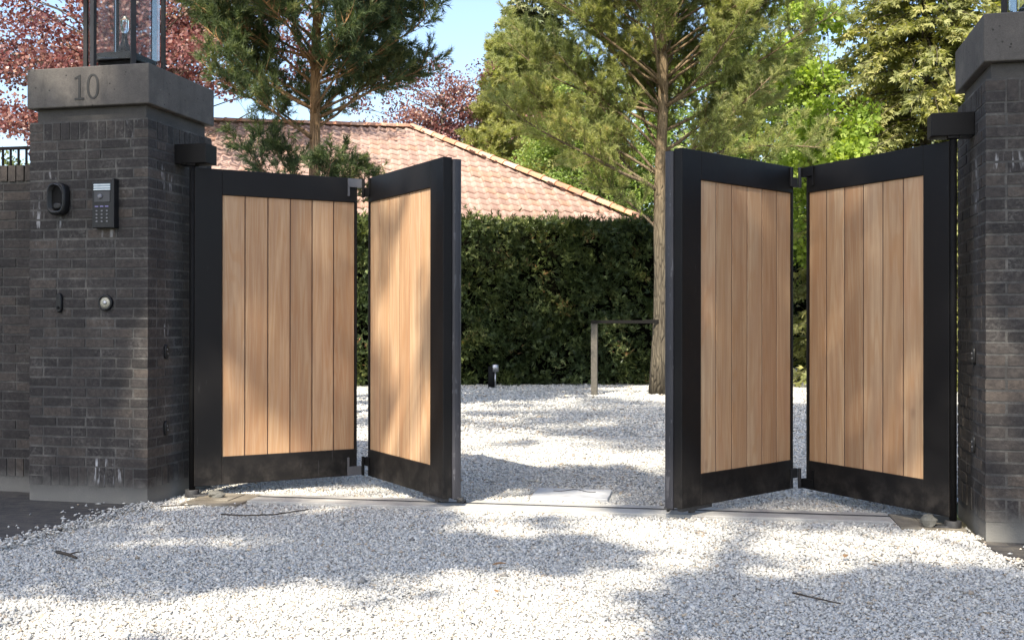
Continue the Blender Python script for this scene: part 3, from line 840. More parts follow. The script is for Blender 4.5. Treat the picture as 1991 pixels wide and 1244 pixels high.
def rock(name, label, loc, r, seed, mat=M_ROCK, cat="stone"):
    rng_ = np.random.RandomState(seed)
    mb = MB(); rings = []
    n = 10
    for i in range(1, 7):
        ph = math.pi * i / 7
        ring = []
        for j in range(n):
            a = 2 * math.pi * j / n; k = 1 + .16 * rng_.randn() * .6
            ring.append((r[0] * math.sin(ph) * math.cos(a) * k, r[1] * math.sin(ph) * math.sin(a) * k, -r[2] * math.cos(ph) * (1 + .05 * rng_.randn())))
        rings.append(ring)
    mb.loops(rings, 0, .5, False, True)
    o = mb.build(name, mat); o.location = loc
    return tag(o, label, cat)
rock("stone", "grey chunk of stone at the foot of the gate on the unmarked pillar side", (0.93, 6.22, .045), (.042, .036, .042), 4)
rock("stone.001", "brown lump of stone beside the floor pivot of the numbered pillar's gate", (-3.36, 6.19, .035), (.06, .035, .026), 9, M_ROCK)

# cover plate in the gravel behind the gates
t = thing("cover_plate", "pale rectangular cover plate sunk in gravel just behind the rail", "cover", (-1.165, 6.885, 0), R(3))
mb = MB(); mb.box((-.26, -.19, -.01), (.24, .19, .018)); mb.build("plate", M_COVER, t, .006)
mb = MB()
pts = [(-.14 + .28 * i / 16, .06 + .05 * math.sin(math.pi * i / 16) - .03 * math.sin(3 * math.pi * i / 16), .019) for i in range(17)]
mb.tube(pts, .004, 6); mb.build("lifting_ring", M_SLOT, t)

def twig(label, pts, r):
    mb = MB(); mb.tube(pts, [r * (1 - .5 * i / len(pts)) for i in range(len(pts))], 6)
    b = pts[len(pts) // 2]
    mb.tube([b, (b[0] + .03, b[1] + .02, b[2] + .008), (b[0] + .05, b[1] + .03, b[2] + .01)], [r * .5, r * .4, r * .2], 5)
    return tag(mb.build("twig", M_TWIG), label, "twig", "fallen twigs")
twig("long dark curved twig on gravel in front of the numbered pillar's gate", [(-3.02, 5.62, .025), (-2.86, 5.60, .028), (-2.70, 5.66, .03), (-2.62, 5.78, .032), (-2.58, 5.86, .03)], .005)
twig("short thick twig on gravel nearest the dark paving", [(-3.30, 4.52, .025), (-3.20, 4.47, .028), (-3.12, 4.42, .026)], .009)
twig("thin bent twig beside the concrete end plate of the rail", [(-3.52, 5.80, .02), (-3.40, 5.80, .03), (-3.30, 5.86, .03)], .004)
twig("thin twig on the gravel well in front of the unmarked pillar", [(0.15, 4.55, .02), (.22, 4.47, .026), (.33, 4.41, .022)], .004)
def dry_leaf(label, loc, a, s):
    mb = MB(); T = Matrix.Translation(loc) @ Matrix.Rotation(a, 4, 'Z')
    pts = [(-1, 0, 0), (-.4, .42, .2), (.3, .38, .25), (1, 0, .1), (.3, -.38, .22), (-.4, -.42, .15)]
    top = [T @ Vector((p[0] * s, p[1] * s, p[2] * s)) for p in pts]
    bot = [p - Vector((0, 0, .0015)) for p in top]
    mb.loops([bot, top], 0, .5, False, True)
    tag(mb.build("dry_leaf", M_DRYLEAF), label, "leaf", "fallen leaves")
dry_leaf("brown dry leaf lying on the sunlit gravel in mid driveway", (-1.15, 4.75, .025), .4, .035)
dry_leaf("reddish dry leaf on gravel in front of the unmarked pillar's gate", (.42, 5.3, .025), 1.3, .028)
dry_leaf("small yellowish dry leaf on the gravel nearest the camera", (-1.05, 4.28, .025), 2.2, .02)

# ---------------------------------------------------------------- bollard light, tree stake
t = thing("bollard_light", "low dark bollard light with a bright steel cap at the hedge foot", "bollard", (-4.42, 17.83, 0))
mb = MB(); mb.tube([(-.03, 0, -.02), (-.03, 0, .36)], .062, 16); mb.box((-.095, -.01, -.02), (-.02, .05, .37)); mb.build("column", M_BLACK, t)
mb = MB(); mb.tube([(.035, -.02, -.02), (.035, -.02, .29)], .014, 10); mb.build("conduit", M_STEEL, t)
mb = MB(); mb.tube([(.035, -.01, .28), (.035, -.01, .40), (.035, -.01, .405)], [.058, .058, .05], 18); mb.build("lamp_head", M_STEEL, t)
t = thing("tree_stake", "grey wooden tree stake with a dark crossbar tied to the pine", "stake", (-2.448, 16.40, 0))
mb = MB(); mb.box((-.048, -.045, -.05), (.048, .045, 1.125)); mb.build("post", M_STAKE, t, .006)
mb = MB(); mb.box((-.06, -.068, 1.12), (.90, -.048, 1.17)); mb.box((.80, -.005, 1.12), (1.14, .012, 1.18))
o = mb.build("crossbar", M_STRAP, t); o.rotation_euler.z = R(20)

# ---------------------------------------------------------------- house with hipped tile roof
RR = Vector((-8.25, 24.9, 5.90)); TH_R = R(22.5); A_ = Vector((math.cos(TH_R), math.sin(TH_R), 0)); B_ = Vector((math.sin(TH_R), -math.cos(TH_R), 0))
RW, ZE = 4.66, 3.16
ht = thing("house", "low house with a pinkish hipped clay tile roof behind the hedge", "house", (RR.x, RR.y, 0), TH_R)
# local frame: x along ridge to the right, y away from camera, origin under the ridge end
RL = 5.2
def slope_mesh(name, toward):
    """one tiled hip face as a corrugated, stepped sheet. toward: 'front','right','back','left'"""
    V, F, rn_ = [], [], []
    rise = RR.z - ZE
    run = math.hypot(RW, rise); rows = 18; tw = 0.22; ns = 8
    if toward in ('front', 'back'): x0, x1 = -RL - RW, RW
    else: x0, x1 = -RW, RW
    ntile = int((x1 - x0) / tw); tw = (x1 - x0) / ntile
    rr = np.random.RandomState(len(name) + ord(toward[0]))
    for rI in range(rows):
        s0, s1 = rI / rows, (rI + 1) / rows + 0.012      # 0 = eave
        for c in range(ntile):
            u0 = x0 + c * tw
            um = u0 + tw / 2
            smid = (rI + .5) / rows
            if toward in ('front', 'back'): lim0, lim1 = -RL - RW * (1 - smid), RW * (1 - smid)
            else: lim0, lim1 = -RW * (1 - smid), RW * (1 - smid)
            if um < lim0 - .02 or um > lim1 + .02: continue
            b = len(V); r = rr.rand()
            dz = rr.randn() * .004
            for k in range(ns + 1):
                ph = k / ns
                hgt = 0.019 * math.sin(2 * math.pi * ph) + 0.008 * math.sin(4 * math.pi * ph)
                for (s, lift) in ((s0, 0.036), (s0, 0.0), (s1, 0.004)):
                    u = u0 + ph * tw
                    off_ = hgt + (lift if lift != 0.0 else 0.0) + dz
                    if lift == 0.0: off_ = hgt + 0.008 + dz
                    y = -RW * (1 - s); zz = ZE + rise * s
                    nx = off_
                    y2 = y - nx * rise / run; z2 = zz + nx * RW / run
                    if toward == 'front': p = (u, y2, z2)
                    elif toward == 'back': p = (u, -y2, z2)
                    elif toward == 'right': p = (-y2, u, z2)
                    else: p = (-RL + y2, u, z2)
                    V.append(p)
            for k in range(ns):
                i = b + k * 3
                F.append((i + 1, i + 4, i + 3, i)); F.append((i, i + 3, i + 5, i + 2)); rn_ += [r, r]
    return V, F, rn_
Vs, Fs, Rn = [], [], []
for tw_ in ('front', 'right', 'left', 'back'):
    v, f_, r_ = slope_mesh('roof', tw_)
    b = len(Vs); Vs += v; Fs += [tuple(i + b for i in q_) for q_ in f_]; Rn += r_
roof = np_mesh("roof", np.array(Vs), np.array(Fs), np.array(Rn), M_TILE, ht)
def cap_line(p0, p1, n, w=.125):
    mb = MB(); p0, p1 = Vector(p0), Vector(p1)
    d = (p1 - p0) / n
    rng_ = random.Random(3)
    for i in range(n):
        a = p0 + d * i - d * .04; b = p0 + d * (i + 1) + d * .06
        rings = []
        ux = d.normalized(); side = ux.cross(Vector((0, 0, 1))).normalized(); up = side.cross(ux)
        for (p, k) in ((a, 1.08), (a + d * .12, 1.08), (a + d * .14, .98), (b, .90)):
            rings.append([p + side * (w * k * math.cos(math.pi * j / 8)) + up * (w * .8 * k * math.sin(math.pi * j / 8) - .02) for j in range(9)])
        mb.loops(rings, 0, rng_.random(), True, True, False)
    return mb
mb = cap_line((-RL, 0, RR.z + .04), (0, 0, RR.z + .04), 14); mb.build("ridge_tiles", M_RIDGE, roof)
mb = cap_line((RW + .1, -RW - .1, ZE + .04), (0, 0, RR.z + .05), 19); mb.build("hip_tiles", M_RIDGE, roof)
mb = cap_line((RW + .1, RW + .1, ZE + .04), (0, 0, RR.z + .05), 19); mb.build("hip_tiles", M_RIDGE, roof)
mb = MB(); mb.box((-RL - RW + .5, -RW + .5, 0), (RW - .5, RW - .5, ZE - .02)); mb.build("wall", M_PLASTER, ht)

# ---------------------------------------------------------------- vegetation
def quads(P, axis, width_dir, L, W, fold=0.0):
    """leaf quads (diamonds) from base P along axis"""
    n = len(P)
    L = np.asarray(L).reshape(-1, 1) * np.ones((n, 1)); W = np.asarray(W).reshape(-1, 1) * np.ones((n, 1))
    V = np.stack([P, P + axis * L * .5 + width_dir * W * .5, P + axis * L, P + axis * L * .5 - width_dir * W * .5], 1)
    F = np.arange(4 * n).reshape(n, 4)
    return V.reshape(-1, 3), F
def unit(a): return a / np.maximum(np.linalg.norm(a, axis=-1, keepdims=True), 1e-9)
def rand_dirs(n, rng): return unit(rng.randn(n, 3))
def perp(axis, rng):
    w = rng.randn(*axis.shape)
    w -= axis * (w * axis).sum(-1, keepdims=True)
    return unit(w)

def needle_shoots(base, direc, rng, length=.12, nn=22, nl=.065, w=.0055, rshoot=None):
    """each shoot: needles leaving a short axis"""
    n = len(base)
    t = rng.rand(n, nn)
    ax = direc[:, None, :]
    side = rng.randn(n, nn, 3)
    side -= ax * (side * ax).sum(-1, keepdims=True); side = unit(side)
    ang = rng.uniform(.35, .95, (n, nn, 1))
    nd = ax * np.cos(ang) + side * np.sin(ang)
    p = base[:, None, :] + ax * (t[..., None] * length)
    L = nl * rng.uniform(.75, 1.2, (n, nn, 1))
    wd = unit(np.cross(nd, rng.randn(n, nn, 3)))
    V = np.stack([p - wd * w / 2, p + wd * w / 2, p + nd * L], 2).reshape(-1, 3)
    F = np.arange(3 * n * nn).reshape(-1, 3)
    rs_ = rng.rand(n) if rshoot is None else rshoot
    rn_ = np.clip(np.repeat(rs_, nn) + rng.randn(n * nn) * .1, 0, 1)
    return V, F, rn_

def bez(p0, d0, L, rise, rng, n=7, wig=.06):
    """limb path leaving p0 in direction d0 and bending up by rise"""
    pts = [np.array(p0, float)]; d = np.array(d0, float)
    for i in range(n):
        d = d + np.array([0, 0, rise / n]) + rng.randn(3) * wig
        d /= np.linalg.norm(d)
        pts.append(pts[-1] + d * L / n)
    return pts

def pine(label, x, y, h, r0, limbs, seed, needle, bark, lean=(0, 0), nn=24, nl=.078, dens=1.0, group=None, extra=None, w=.0085, u0=.25):
    """limbs: (z, azimuth deg, length, start slope, rise)"""
    rng = np.random.RandomState(seed)
    t = thing("pine_tree", label, "pine tree", (x, y, 0), 0, group)
    mb = MB(); n = 16
    cx = lambda z: np.array([lean[0] * z / h + .02 * math.sin(z * 1.9 + seed), lean[1] * z / h + .02 * math.cos(z * 1.3), z])
    tr = lambda z: r0 * (1 - .80 * (z / h) ** .9) + r0 * .18 * math.exp(-z * 2.2)
    mb.tube([cx(h * i / n) if i else cx(-.05 + 0 * i) for i in range(n + 1)], [tr(h * i / n) for i in range(n + 1)], 12)
    SB, SD, SR = [], [], []
    for (z, az, L, slope, rise) in limbs:
        a = R(az); d = np.array([math.cos(a), math.sin(a), slope]); d /= np.linalg.norm(d)
        base_tone = rng.rand() * .5
        pts = bez(cx(z), d, L, rise, rng, 8, .07)
        rr = max(.007, min(tr(z) * .34, .008 + .0085 * L))
        mb.tube(pts, [rr * (1 - .75 * i / 8) for i in range(9)], 6)
        nt = int(9 + L * 8)
        for k in range(nt):
            u = u0 + (1 - u0) * (k + rng.rand()) / nt
            i = min(int(u * 8), 7); p = pts[i] + (pts[i + 1] - pts[i]) * (u * 8 - i)
            ld = unit(pts[i + 1] - pts[i])
            sd = perp(ld[None], rng)[0]; sd[2] *= .55; sd = unit(sd)
            td = unit(ld * rng.uniform(.3, .9) + sd * rng.uniform(.5, 1.0) + np.array([0, 0, .15]))
            tl = rng.uniform(.25, .65) * (1.15 - .6 * u) * min(1.3, .5 + L * .35)
            tp = bez(p, td, tl, .5, rng, 3, .12)
            mb.tube(tp, [.005, .004, .003, .002], 4, cap=False)
            ns = max(3, int(tl * 22 * dens))
            for q_ in range(ns):
                s_ = rng.rand() ** .6 * 3; j = min(int(s_), 2)
                b_ = tp[j] + (tp[j + 1] - tp[j]) * (s_ - j)
                dd = unit(unit(tp[j + 1] - tp[j]) * .7 + rng.randn(3) * .55 + np.array([0, 0, .35]))
                SB.append(b_); SD.append(dd); SR.append(np.clip(base_tone + rng.rand() * .55, 0, 1))
            for q_ in range(2):
                SB.append(tp[3]); SD.append(unit(td + rng.randn(3) * .4)); SR.append(np.clip(base_tone + .2 + rng.rand() * .5, 0, 1))
    if extra: extra(mb, cx)
    mb.build("trunk", bark, t)
    V, F, rn_ = needle_shoots(np.array(SB), np.array(SD), rng, .12, nn, nl, w, np.array(SR))
    np_mesh("crown", V, F, rn_, needle, t)
    return t

def whorls(z0, z1, step, per, Lf, rng, slope=(.3, .7), rise=.4, az0=None):
    out = []; z = z0
    while z < z1:
        a0 = rng.rand() * 360
        n = per + rng.randint(-1, 2)
        for k in range(n):
            out.append((z + rng.randn() * .06, a0 + 360 * k / n + rng.randn() * 12, Lf(z) * rng.uniform(.75, 1.15), rng.uniform(*slope), rise))
        z += step * rng.uniform(.85, 1.15)
    return out

# centre pine in front of the hedge; picture-right is about azimuth 13 deg, towards the camera -77
rb = np.random.RandomState(21)
NOTFRONT = lambda l: not (l[0] < 5.0 and abs(((l[1] + 77 + 180) % 360) - 180) < 22)
limB = [(3.45, 195, 1.9, 1.0, .2), (2.55, 190, 1.5, 1.1, .2), (4.45, 170, 2.9, .35, .3), (4.5, 205, 2.6, .9, .2), (4.48, 20, 3.1, .7, .3), (4.5, -30, 2.2, .5, .3), (4.5, 100, 2.2, .8, .3), (3.8, 25, 2.4, .6, .4), (3.5, -15, 2.2, .5, .4), (3.2, 185, 2.7, .55, .3), (3.0, 20, 2.2, .6, .3)]
limB += whorls(4.95, 9.6, .36, 6, lambda z: max(.7, 3.3 * (1 - (z - 4.6) / 7.6)), rb, (.35, 1.0), .3)
limB += whorls(3.2, 4.9, .36, 4, lambda z: 3.0, rb, (.3, .85), .25)
pine("tall olive green pine with a bare trunk tied to a stake before the hedge", -1.49, 16.86, 10.2, .13, [l for l in limB if NOTFRONT(l)], 5, M_NEEDLE_B, M_PINEBARK, (.1, 0), dens=1.4)

AX, AY = -5.10, 11.55
ra = np.random.RandomState(8)
limA = [(2.35, 195, 1.5, 1.15, .2), (2.30, 15, 1.0, 1.1, .2), (2.5, 178, 1.3, .9, .3), (2.45, -25, .9, .8, .2), (2.3, 28, 1.1, .75, .2)]
limA = [(z, a, L * .8, sl, r_) for (z, a, L, sl, r_) in limA]
limA += whorls(3.3, 4.9, .30, 5, lambda z: 1.4 + .15 * (z - 3), ra, (.4, 1.0), .2)
limA += whorls(4.9, 9.3, .36, 6, lambda z: max(.5, 2.2 - .22 * (z - 5)), ra, (.25, .85), .3)
limA += [(3.5, 20, 1.5, .4, .3), (3.9, 2, 1.6, .3, .3), (3.6, 190, 1.9, .5, .3), (4.3, 14, 1.5, .25, .3), (4.2, 196, 2.0, .3, .3)]
pine("dark green pine with an orange upper trunk in front of the tiled roof", AX, AY, 10.0, .088, [l for l in limA if not (l[0] < 3.3 and abs(((l[1] + 66 + 180) % 360) - 180) < 28)], 9, M_NEEDLE_A, M_PINEBARK2, (.25, 0), dens=1.3, u0=.34)

# paler conifer beside the roof's hip
rh = np.random.RandomState(31)
pine("pale yellowish green pine growing behind the end of the tiled roof", -7.5, 33.1, 10.2, .13, whorls(1.2, 9.9, .34, 7, lambda z: 3.0 * (1 - z / 10.9) + .45, rh, (-.05, .4), .35), 33, M_NEEDLE_H, M_BARK, nn=16, nl=.13, w=.018, dens=1.1)

def clump_tree(name, label, cat, x, y, h, r0, clumps, seed, leafmat, bark, leaf=(.06, .04), per=260, crad=.55, flat=.6, group=None, trunk_top=None, limb_r=.02, droop=0.0):
    """clumps: array of centres in local coordinates; limbs run from the trunk to each clump"""
    rng = np.random.RandomState(seed)
    t = thing(name, label, cat, (x, y, 0), 0, group)
    mb = MB(); tt = trunk_top or h * .8
    mb.tube([(.03 * math.sin(i * 1.7 + seed), .03 * math.cos(i * 1.3), -.05 + (tt + .05) * i / 8) for i in range(9)], [r0 * (1 - .8 * i / 8) + (r0 * .3 if i == 0 else 0) for i in range(9)], 10)
    Vs, Fs, Rs = [], [], []; nb = 0
    for c in clumps:
        c = np.asarray(c, float); kf = c[3] if len(c) > 3 else 1.0; c = c[:3]; cr_ = crad * kf
        zb = min(max(c[2] - .35 * math.hypot(c[0], c[1]) - .2, h * .12), tt * .97)
        p0 = np.array([0, 0, zb]); mid = (p0 + c) / 2 + rng.randn(3) * .12 + np.array([0, 0, .12])
        mb.tube([p0, mid, c], [limb_r, limb_r * .7, limb_r * .25], 5, cap=False)
        for q_ in range(3):
            e_ = c + rng.randn(3) * cr_ * np.array([.7, .7, .4]); mb.tube([mid + (c - mid) * .5, (c + e_) / 2, e_], [limb_r * .35, limb_r * .25, limb_r * .12], 4, cap=False)
        n = max(8, int(per * kf * kf * rng.uniform(.7, 1.3)))
        o_ = rng.randn(n, 3); o_ = unit(o_) * (rng.rand(n, 1) ** .45) * cr_ * rng.uniform(.75, 1.25)
        o_[:, 2] *= flat
        P_ = c + o_
        ax = unit(rng.randn(n, 3) + np.array([0, 0, -droop]) + unit(o_ + 1e-6) * .7)
        wd = perp(ax, rng)
        s_ = rng.uniform(.7, 1.25, n)
        V, F = quads(P_, ax, wd, leaf[0] * s_, leaf[1] * s_)
        Vs.append(V); Fs.append(F + nb); nb += len(V)
        Rs.append(np.clip(rng.rand() * .45 + rng.rand(n) * .6, 0, 1))
    mb.build("trunk", bark, t)
    np_mesh("crown", np.concatenate(Vs), np.concatenate(Fs), np.concatenate(Rs), leafmat, t)
    return t

def ell_clumps(n, c, r, rng, shell=.35, zmin=None):
    out = []
    while len(out) < n:
        v = rng.randn(3); v /= np.linalg.norm(v); k = (shell + (1 - shell) * rng.rand()) ** .7
        p = np.array(c) + v * np.array(r) * k
        if zmin is None or p[2] > zmin: out.append(p)
    return out

rc = np.random.RandomState(41)
clump_tree("copper_beech", "airy copper beech with wine red leaves behind the lantern on the numbered pillar", "beech tree", -14.2, 21.8, 12, .2, [c for c in ell_clumps(240, (.5, 0, 6.9), (5.4, 2.4, 5.4), rc, .05, 1.8) if not (c[0] > 1.2 and c[2] < 6.3)], 42, M_BEECH, M_BARK, (.095, .07), 300, .66, .55, limb_r=.022)
clump_tree("copper_beech", "small copper beech with brownish red leaves rising behind the roof ridge", "beech tree", -10.0, 33.4, 10.6, .16, ell_clumps(135, (0, 0, 6.9), (4.2, 2.0, 3.2), rc, .1, 3.4), 43, M_BEECH, M_BARK, (.10, .07), 190, .62, .55, limb_r=.02)

def conifer(name, label, cat, x, y, h, base_r, z0, seed, mat, bark, nw=34, per=9, droop=-.25, spray=(.17, .035), dens=26, tr=.16, group=None, shape=.9):
    """conical conifer: whorled branches carrying flat hanging sprays"""
    rng = np.random.RandomState(seed)
    t = thing(name, label, cat, (x, y, 0), 0, group)
    mb = MB(); mb.tube([(0, 0, -.05 + (h + .05) * i / 6) for i in range(7)], [tr * (1 - .95 * i / 6) for i in range(7)], 8)
    P_, A_2, W_, S_, T_ = [], [], [], [], []
    for i in range(nw):
        z = z0 + (h - z0) * (i + rng.rand() * .8) / nw
        L = base_r * (1 - (z - z0) / (h - z0)) ** shape + .12
        a0 = rng.rand() * 360
        for k in range(per):
            a = R(a0 + 360 * k / per + rng.randn() * 12); Lk = L * rng.uniform(.7, 1.12)
            d = np.array([math.cos(a), math.sin(a), .15 + droop * .5 + rng.randn() * .08]); d /= np.linalg.norm(d)
            pts = bez((0, 0, z), d, Lk, droop, rng, 5, .05)
            mb.tube(pts, [.012 * (1 - .8 * j / 5) + .002 for j in range(6)], 4, cap=False)
            n = max(5, int(Lk * dens)); u = (.12 + .88 * rng.rand(n) ** .75) * 5; j = np.minimum(u.astype(int), 4)
            pa = np.array(pts); ld = unit(pa[1:] - pa[:-1])[j]
            p = pa[j] + (pa[j + 1] - pa[j]) * (u - j)[:, None]
            sd = np.cross(ld, [0, 0, 1.0]); sd = unit(sd) * np.sign(rng.randn(n))[:, None]
            wide = (.30 * (1 - .5 * u / 5))[:, None] * rng.rand(n, 1) * min(1.0, .4 + Lk * .5)
            p = p + sd * wide + np.array([0, 0, -1]) * wide * rng.uniform(0, .6, (n, 1))
            ax = unit(ld * .6 + sd * .55 + np.array([0, 0, -1]) * rng.uniform(-.1, .8, (n, 1)) + rng.randn(n, 3) * .25)
            P_.append(p); A_2.append(ax); T_.append(np.clip(rng.rand() * .4 + .6 * rng.rand(n), 0, 1))
            W_.append(unit(np.cross(ax, rng.randn(n, 3) * .8 + np.array([0, 0, 1]))))
    mb.build("trunk", bark, t)
    P_ = np.concatenate(P_); ax = np.concatenate(A_2); W_ = np.concatenate(W_); T_ = np.concatenate(T_)
    n = len(P_)
    Vs, Fs, Rs = [], [], []; nb = 0
    for (rot, ls) in ((0, 1.0), (.6, .8), (-.6, .8)):
        a2 = unit(ax * math.cos(rot) + W_ * math.sin(rot)); w2 = unit(W_ * math.cos(rot) - ax * math.sin(rot))
        V, F = quads(P_ + ax * (.02 if rot else 0), a2, w2, spray[0] * ls * rng.uniform(.7, 1.25, n), spray[1] * rng.uniform(.8, 1.2, n))
        Vs.append(V); Fs.append(F + nb); nb += len(V); Rs.append(np.clip(T_ + rng.randn(n) * .06, 0, 1))
    np_mesh("crown", np.concatenate(Vs), np.concatenate(Fs), np.concatenate(Rs), mat, t)
    return t

def at(px, py, d):
    """world point seen at a photo pixel at camera depth d (used to read positions off the photograph)"""
    r = (px - 995.5) / FPX * d; z = CAM_H - (py - 626) / FPX * d
    c, s = math.cos(YAW), math.sin(YAW)
    return (r * c - d * s, r * s + d * c, z)

x, y, z = at(1035, 0, 39); conifer("spruce_tree", "tall dull green spruce with a pointed top against the open sky", "spruce", x, y, 15.0, 4.4, 1.0, 51, M_SPRUCE, M_BARK, 46, 12, -.28, (.24, .06), 34, shape=.8)
x, y, z = at(1800, 0, 20); conifer("fir_tree", "big golden green conifer with drooping sprays next to the unmarked pillar", "conifer", x, y, 12.5, 3.4, .6, 52, M_FIR, M_BARK, 52, 14, -.45, (.15, .036), 42)
x, y, z = at(1990, 0, 25); conifer("fir_tree", "golden green conifer half hidden by the unmarked pillar", "conifer", x, y, 11, 3.2, .6, 53, M_FIR, M_BARK, 36, 10, -.4, (.18, .045), 24)

rm = np.random.RandomState(61)
x, y, z = at(1610, 0, 19.5)
cl = ell_clumps(34, (.15, 0, 4.2), (1.05, 1.0, 1.5), rm, .2, 2.1) + ell_clumps(16, (-.35, .3, 5.9), (.55, .5, 1.5), rm, .2) + ell_clumps(14, (-.2, 0, 2.9), (1.0, .8, .55), rm, .2)
clump_tree("maple_tree", "young maple with bright lime green leaves above the folded gate", "maple tree", x, y, 6.6, .07, cl, 62, M_MAPLE, M_BARK, (.10, .085), 190, .38, .7, limb_r=.013)
x, y, z = at(1185, 0, 28)
clump_tree("hornbeam_tree", "fresh green leafy tree filling the space behind the staked pine", "deciduous tree", x, y, 9.2, .12, ell_clumps(130, (0, 0, 5.0), (2.3, 1.5, 3.7), rm, .2, 1.2), 63, M_HORN, M_BARK, (.085, .06), 270, .48, .6, limb_r=.015, droop=.3)
x, y, z = at(1460, 0, 24)
clump_tree("hornbeam_tree", "mid green leafy tree behind the gate with the lime maple", "deciduous tree", x, y, 9.0, .12, ell_clumps(120, (0, 0, 4.8), (2.4, 1.5, 4.0), rm, .2, .8), 64, M_HORN, M_BARK, (.09, .065), 260, .52, .6, limb_r=.015, droop=.3)
x, y, z = at(20, 0, 15)
clump_tree("holly_bush", "dark green bush between garden wall railing and copper beech", "bush", x - .2, y, 3.7, .05, ell_clumps(22, (0, 0, 2.75), (.75, .7, .85), rm, .2), 65, M_HEDGE, M_BARK, (.06, .04), 260, .3, .7, limb_r=.01)

# woods further back
bg = [(1300, 40, 13.5, "pine"), (1420, 43, 15, "fir"), (1545, 38, 13.0, "fir"), (1730, 36, 12.5, "fir"), (1860, 40, 14, "fir"), (1990, 38, 13.0, "fir"), (1180, 44, 11.0, "fir"), (1660, 48, 9.5, "fir"), (1085, 30, 6.2, "fir")]
lab = ["first dark conifer from the spruce in the woods behind the staked pine", "tallest dark conifer in the woods behind the staked pine", "dark conifer of the woods behind the lime maple",
       "dark conifer of the woods behind the big golden conifer", "dark conifer of the woods above the big golden conifer", "dark conifer of the woods farthest behind the unmarked pillar", "dark conifer of the woods next to the pointed spruce", "low dark conifer of the woods under the gap of sky", "short conifer between tiled roof and the leafy tree"]
for (b_, l_) in zip(bg, lab):
    px, d, hh, k = b_
    x, y, z = at(px, 626, d)
    conifer("conifer_tree", l_, "conifer", x, y, hh, 3.2 if hh > 7 else 1.7, .4, int(px), M_SPRUCE if px != 1085 else M_FIR, M_BARK, 34 if hh > 7 else 22, 9, -.35, (.30, .075), 13 if hh > 7 else 22, group="trees of the woods behind the garden")

# trees on the street side, behind the camera: they throw the dappled shade
rsd = np.random.RandomState(71)
# boughs of the two nearer unseen trees, arranged to shape the dapples, in twentieths of a metre from the foot of each trunk
BOUGHS_A = "-1,9,255 0,9,265 -4,19,252 -4,17,257 76,28,207 49,29,218 62,18,218 57,12,223 -2,-59,232 15,-55,234 29,-43,239 24,-40,239 25,4,309 18,3,306 13,4,316 26,-10,304 28,-13,239 15,8,231 17,-9,238 6,3,241 -7,3,301 -1,1,297 10,-4,297 1,1,297 -5,25,189 -18,22,195 3,31,193 -18,14,190 13,8,174 6,-9,175 1,-7,167 -3,-7,168 -3,-48,249 13,-40,256 7,-32,259 16,-45,252 -18,-20,230 -25,-7,231 -15,0,228 -35,-25,228 8,-23,208 0,-10,198 12,-18,201 -3,-19,201 -2,-48,265 3,-55,275 18,-51,259 2,-38,282 5,1,235 -11,4,234 21,-11,230 -7,1,230 8,15,239 7,15,237 -7,20,230 4,1,238 5,30,254 -1,27,258 15,31,261 6,15,249 -8,-59,230 -3,-50,223 -11,-53,235 -5,-53,223 -21,-18,175 7,-27,175 -9,-4,176 3,-9,175 -27,-49,287 -32,-43,287 -17,-44,280 -39,-50,287 -17,29,205 8,34,207 -18,42,206 -8,36,205 95,13,256 75,25,263 91,33,266 88,30,267 38,10,208 45,9,213 55,15,215 51,24,220 34,20,224 31,20,231 49,29,225 51,21,224 66,39,256 66,40,254 62,42,254 60,33,257 -19,-16,275 -11,-16,270 -15,-28,273 -11,-3,271 -60,-9,268 -52,-7,276 -61,-15,274 -61,-7,277 -18,-5,296 -28,-11,310 -14,-8,299 -13,-15,305"
BOUGHS_B = "43,-49,260 53,-52,258 21,-54,256 28,-49,254 7,-4,237 14,-7,240 37,9,246 16,2,234 38,-40,194 26,-55,193 22,-51,197 28,-34,189 12,7,244 12,22,229 32,11,227 10,8,232 -25,12,187 -16,11,195 -19,8,187 -9,10,185 49,-29,198 40,-59,202 60,-46,196 48,-52,196 -20,43,295 -38,40,288 -49,29,292 -48,34,284 -65,-22,184 -68,-28,178 -61,-28,187 -62,-21,186 27,21,217 22,22,224 33,14,222 27,24,212 -43,-9,189 -34,-19,185 -37,-24,189 -32,-21,191 45,-32,269 53,-21,277 63,-27,271 67,-31,276 30,37,260 15,42,268 32,46,262 30,52,263 -4,-23,216 -17,-32,215 -16,-20,215 1,-12,215 -45,34,247 -34,47,241 -50,39,239 -69,46,240 -8,38,261 -25,36,252 -2,33,253 -6,28,258 27,2,271 25,-3,270 17,-12,270 30,-9,269 -9,62,258 -17,47,250 -15,54,253 -12,52,258 -11,-2,170 -4,-12,170 2,-4,170 -13,-7,164 52,-42,217 66,-41,213 52,-50,212 38,-44,225 69,22,220 59,17,227 73,24,228 61,24,218 15,43,238 42,45,241 26,38,239 28,59,244 76,41,255 61,29,262 77,35,261 74,31,258 -85,-4,258 -88,-17,252 -82,-19,258 -62,-5,250 -25,4,228 0,-1,229 -18,3,231 10,4,233 -33,-26,251 -29,-28,243 -41,-21,250 -40,-17,245 -13,-9,210 6,-8,204 4,-18,203 7,-13,195"
def shade(label, x, y, h, cl, seed, per=230, crad=.43):
    clump_tree("shade_tree", label, "tree", x, y, h, .24, cl, seed, M_OAK, M_BARK, (.16, .12), per, crad, .7, limb_r=.035)
boughs = lambda t: [np.array([float(v) for v in p.split(",")]) / 20 for p in t.split()] + [np.append(b, .38) for b in ell_clumps(55, (0, 0, 12.0), (4.8, 3.3, 4.4), rsd, .0)]
shade("broad leafy street tree standing behind the camera on the numbered pillar's side", -6.0, -5.0, 15.5, boughs(BOUGHS_A), 72)
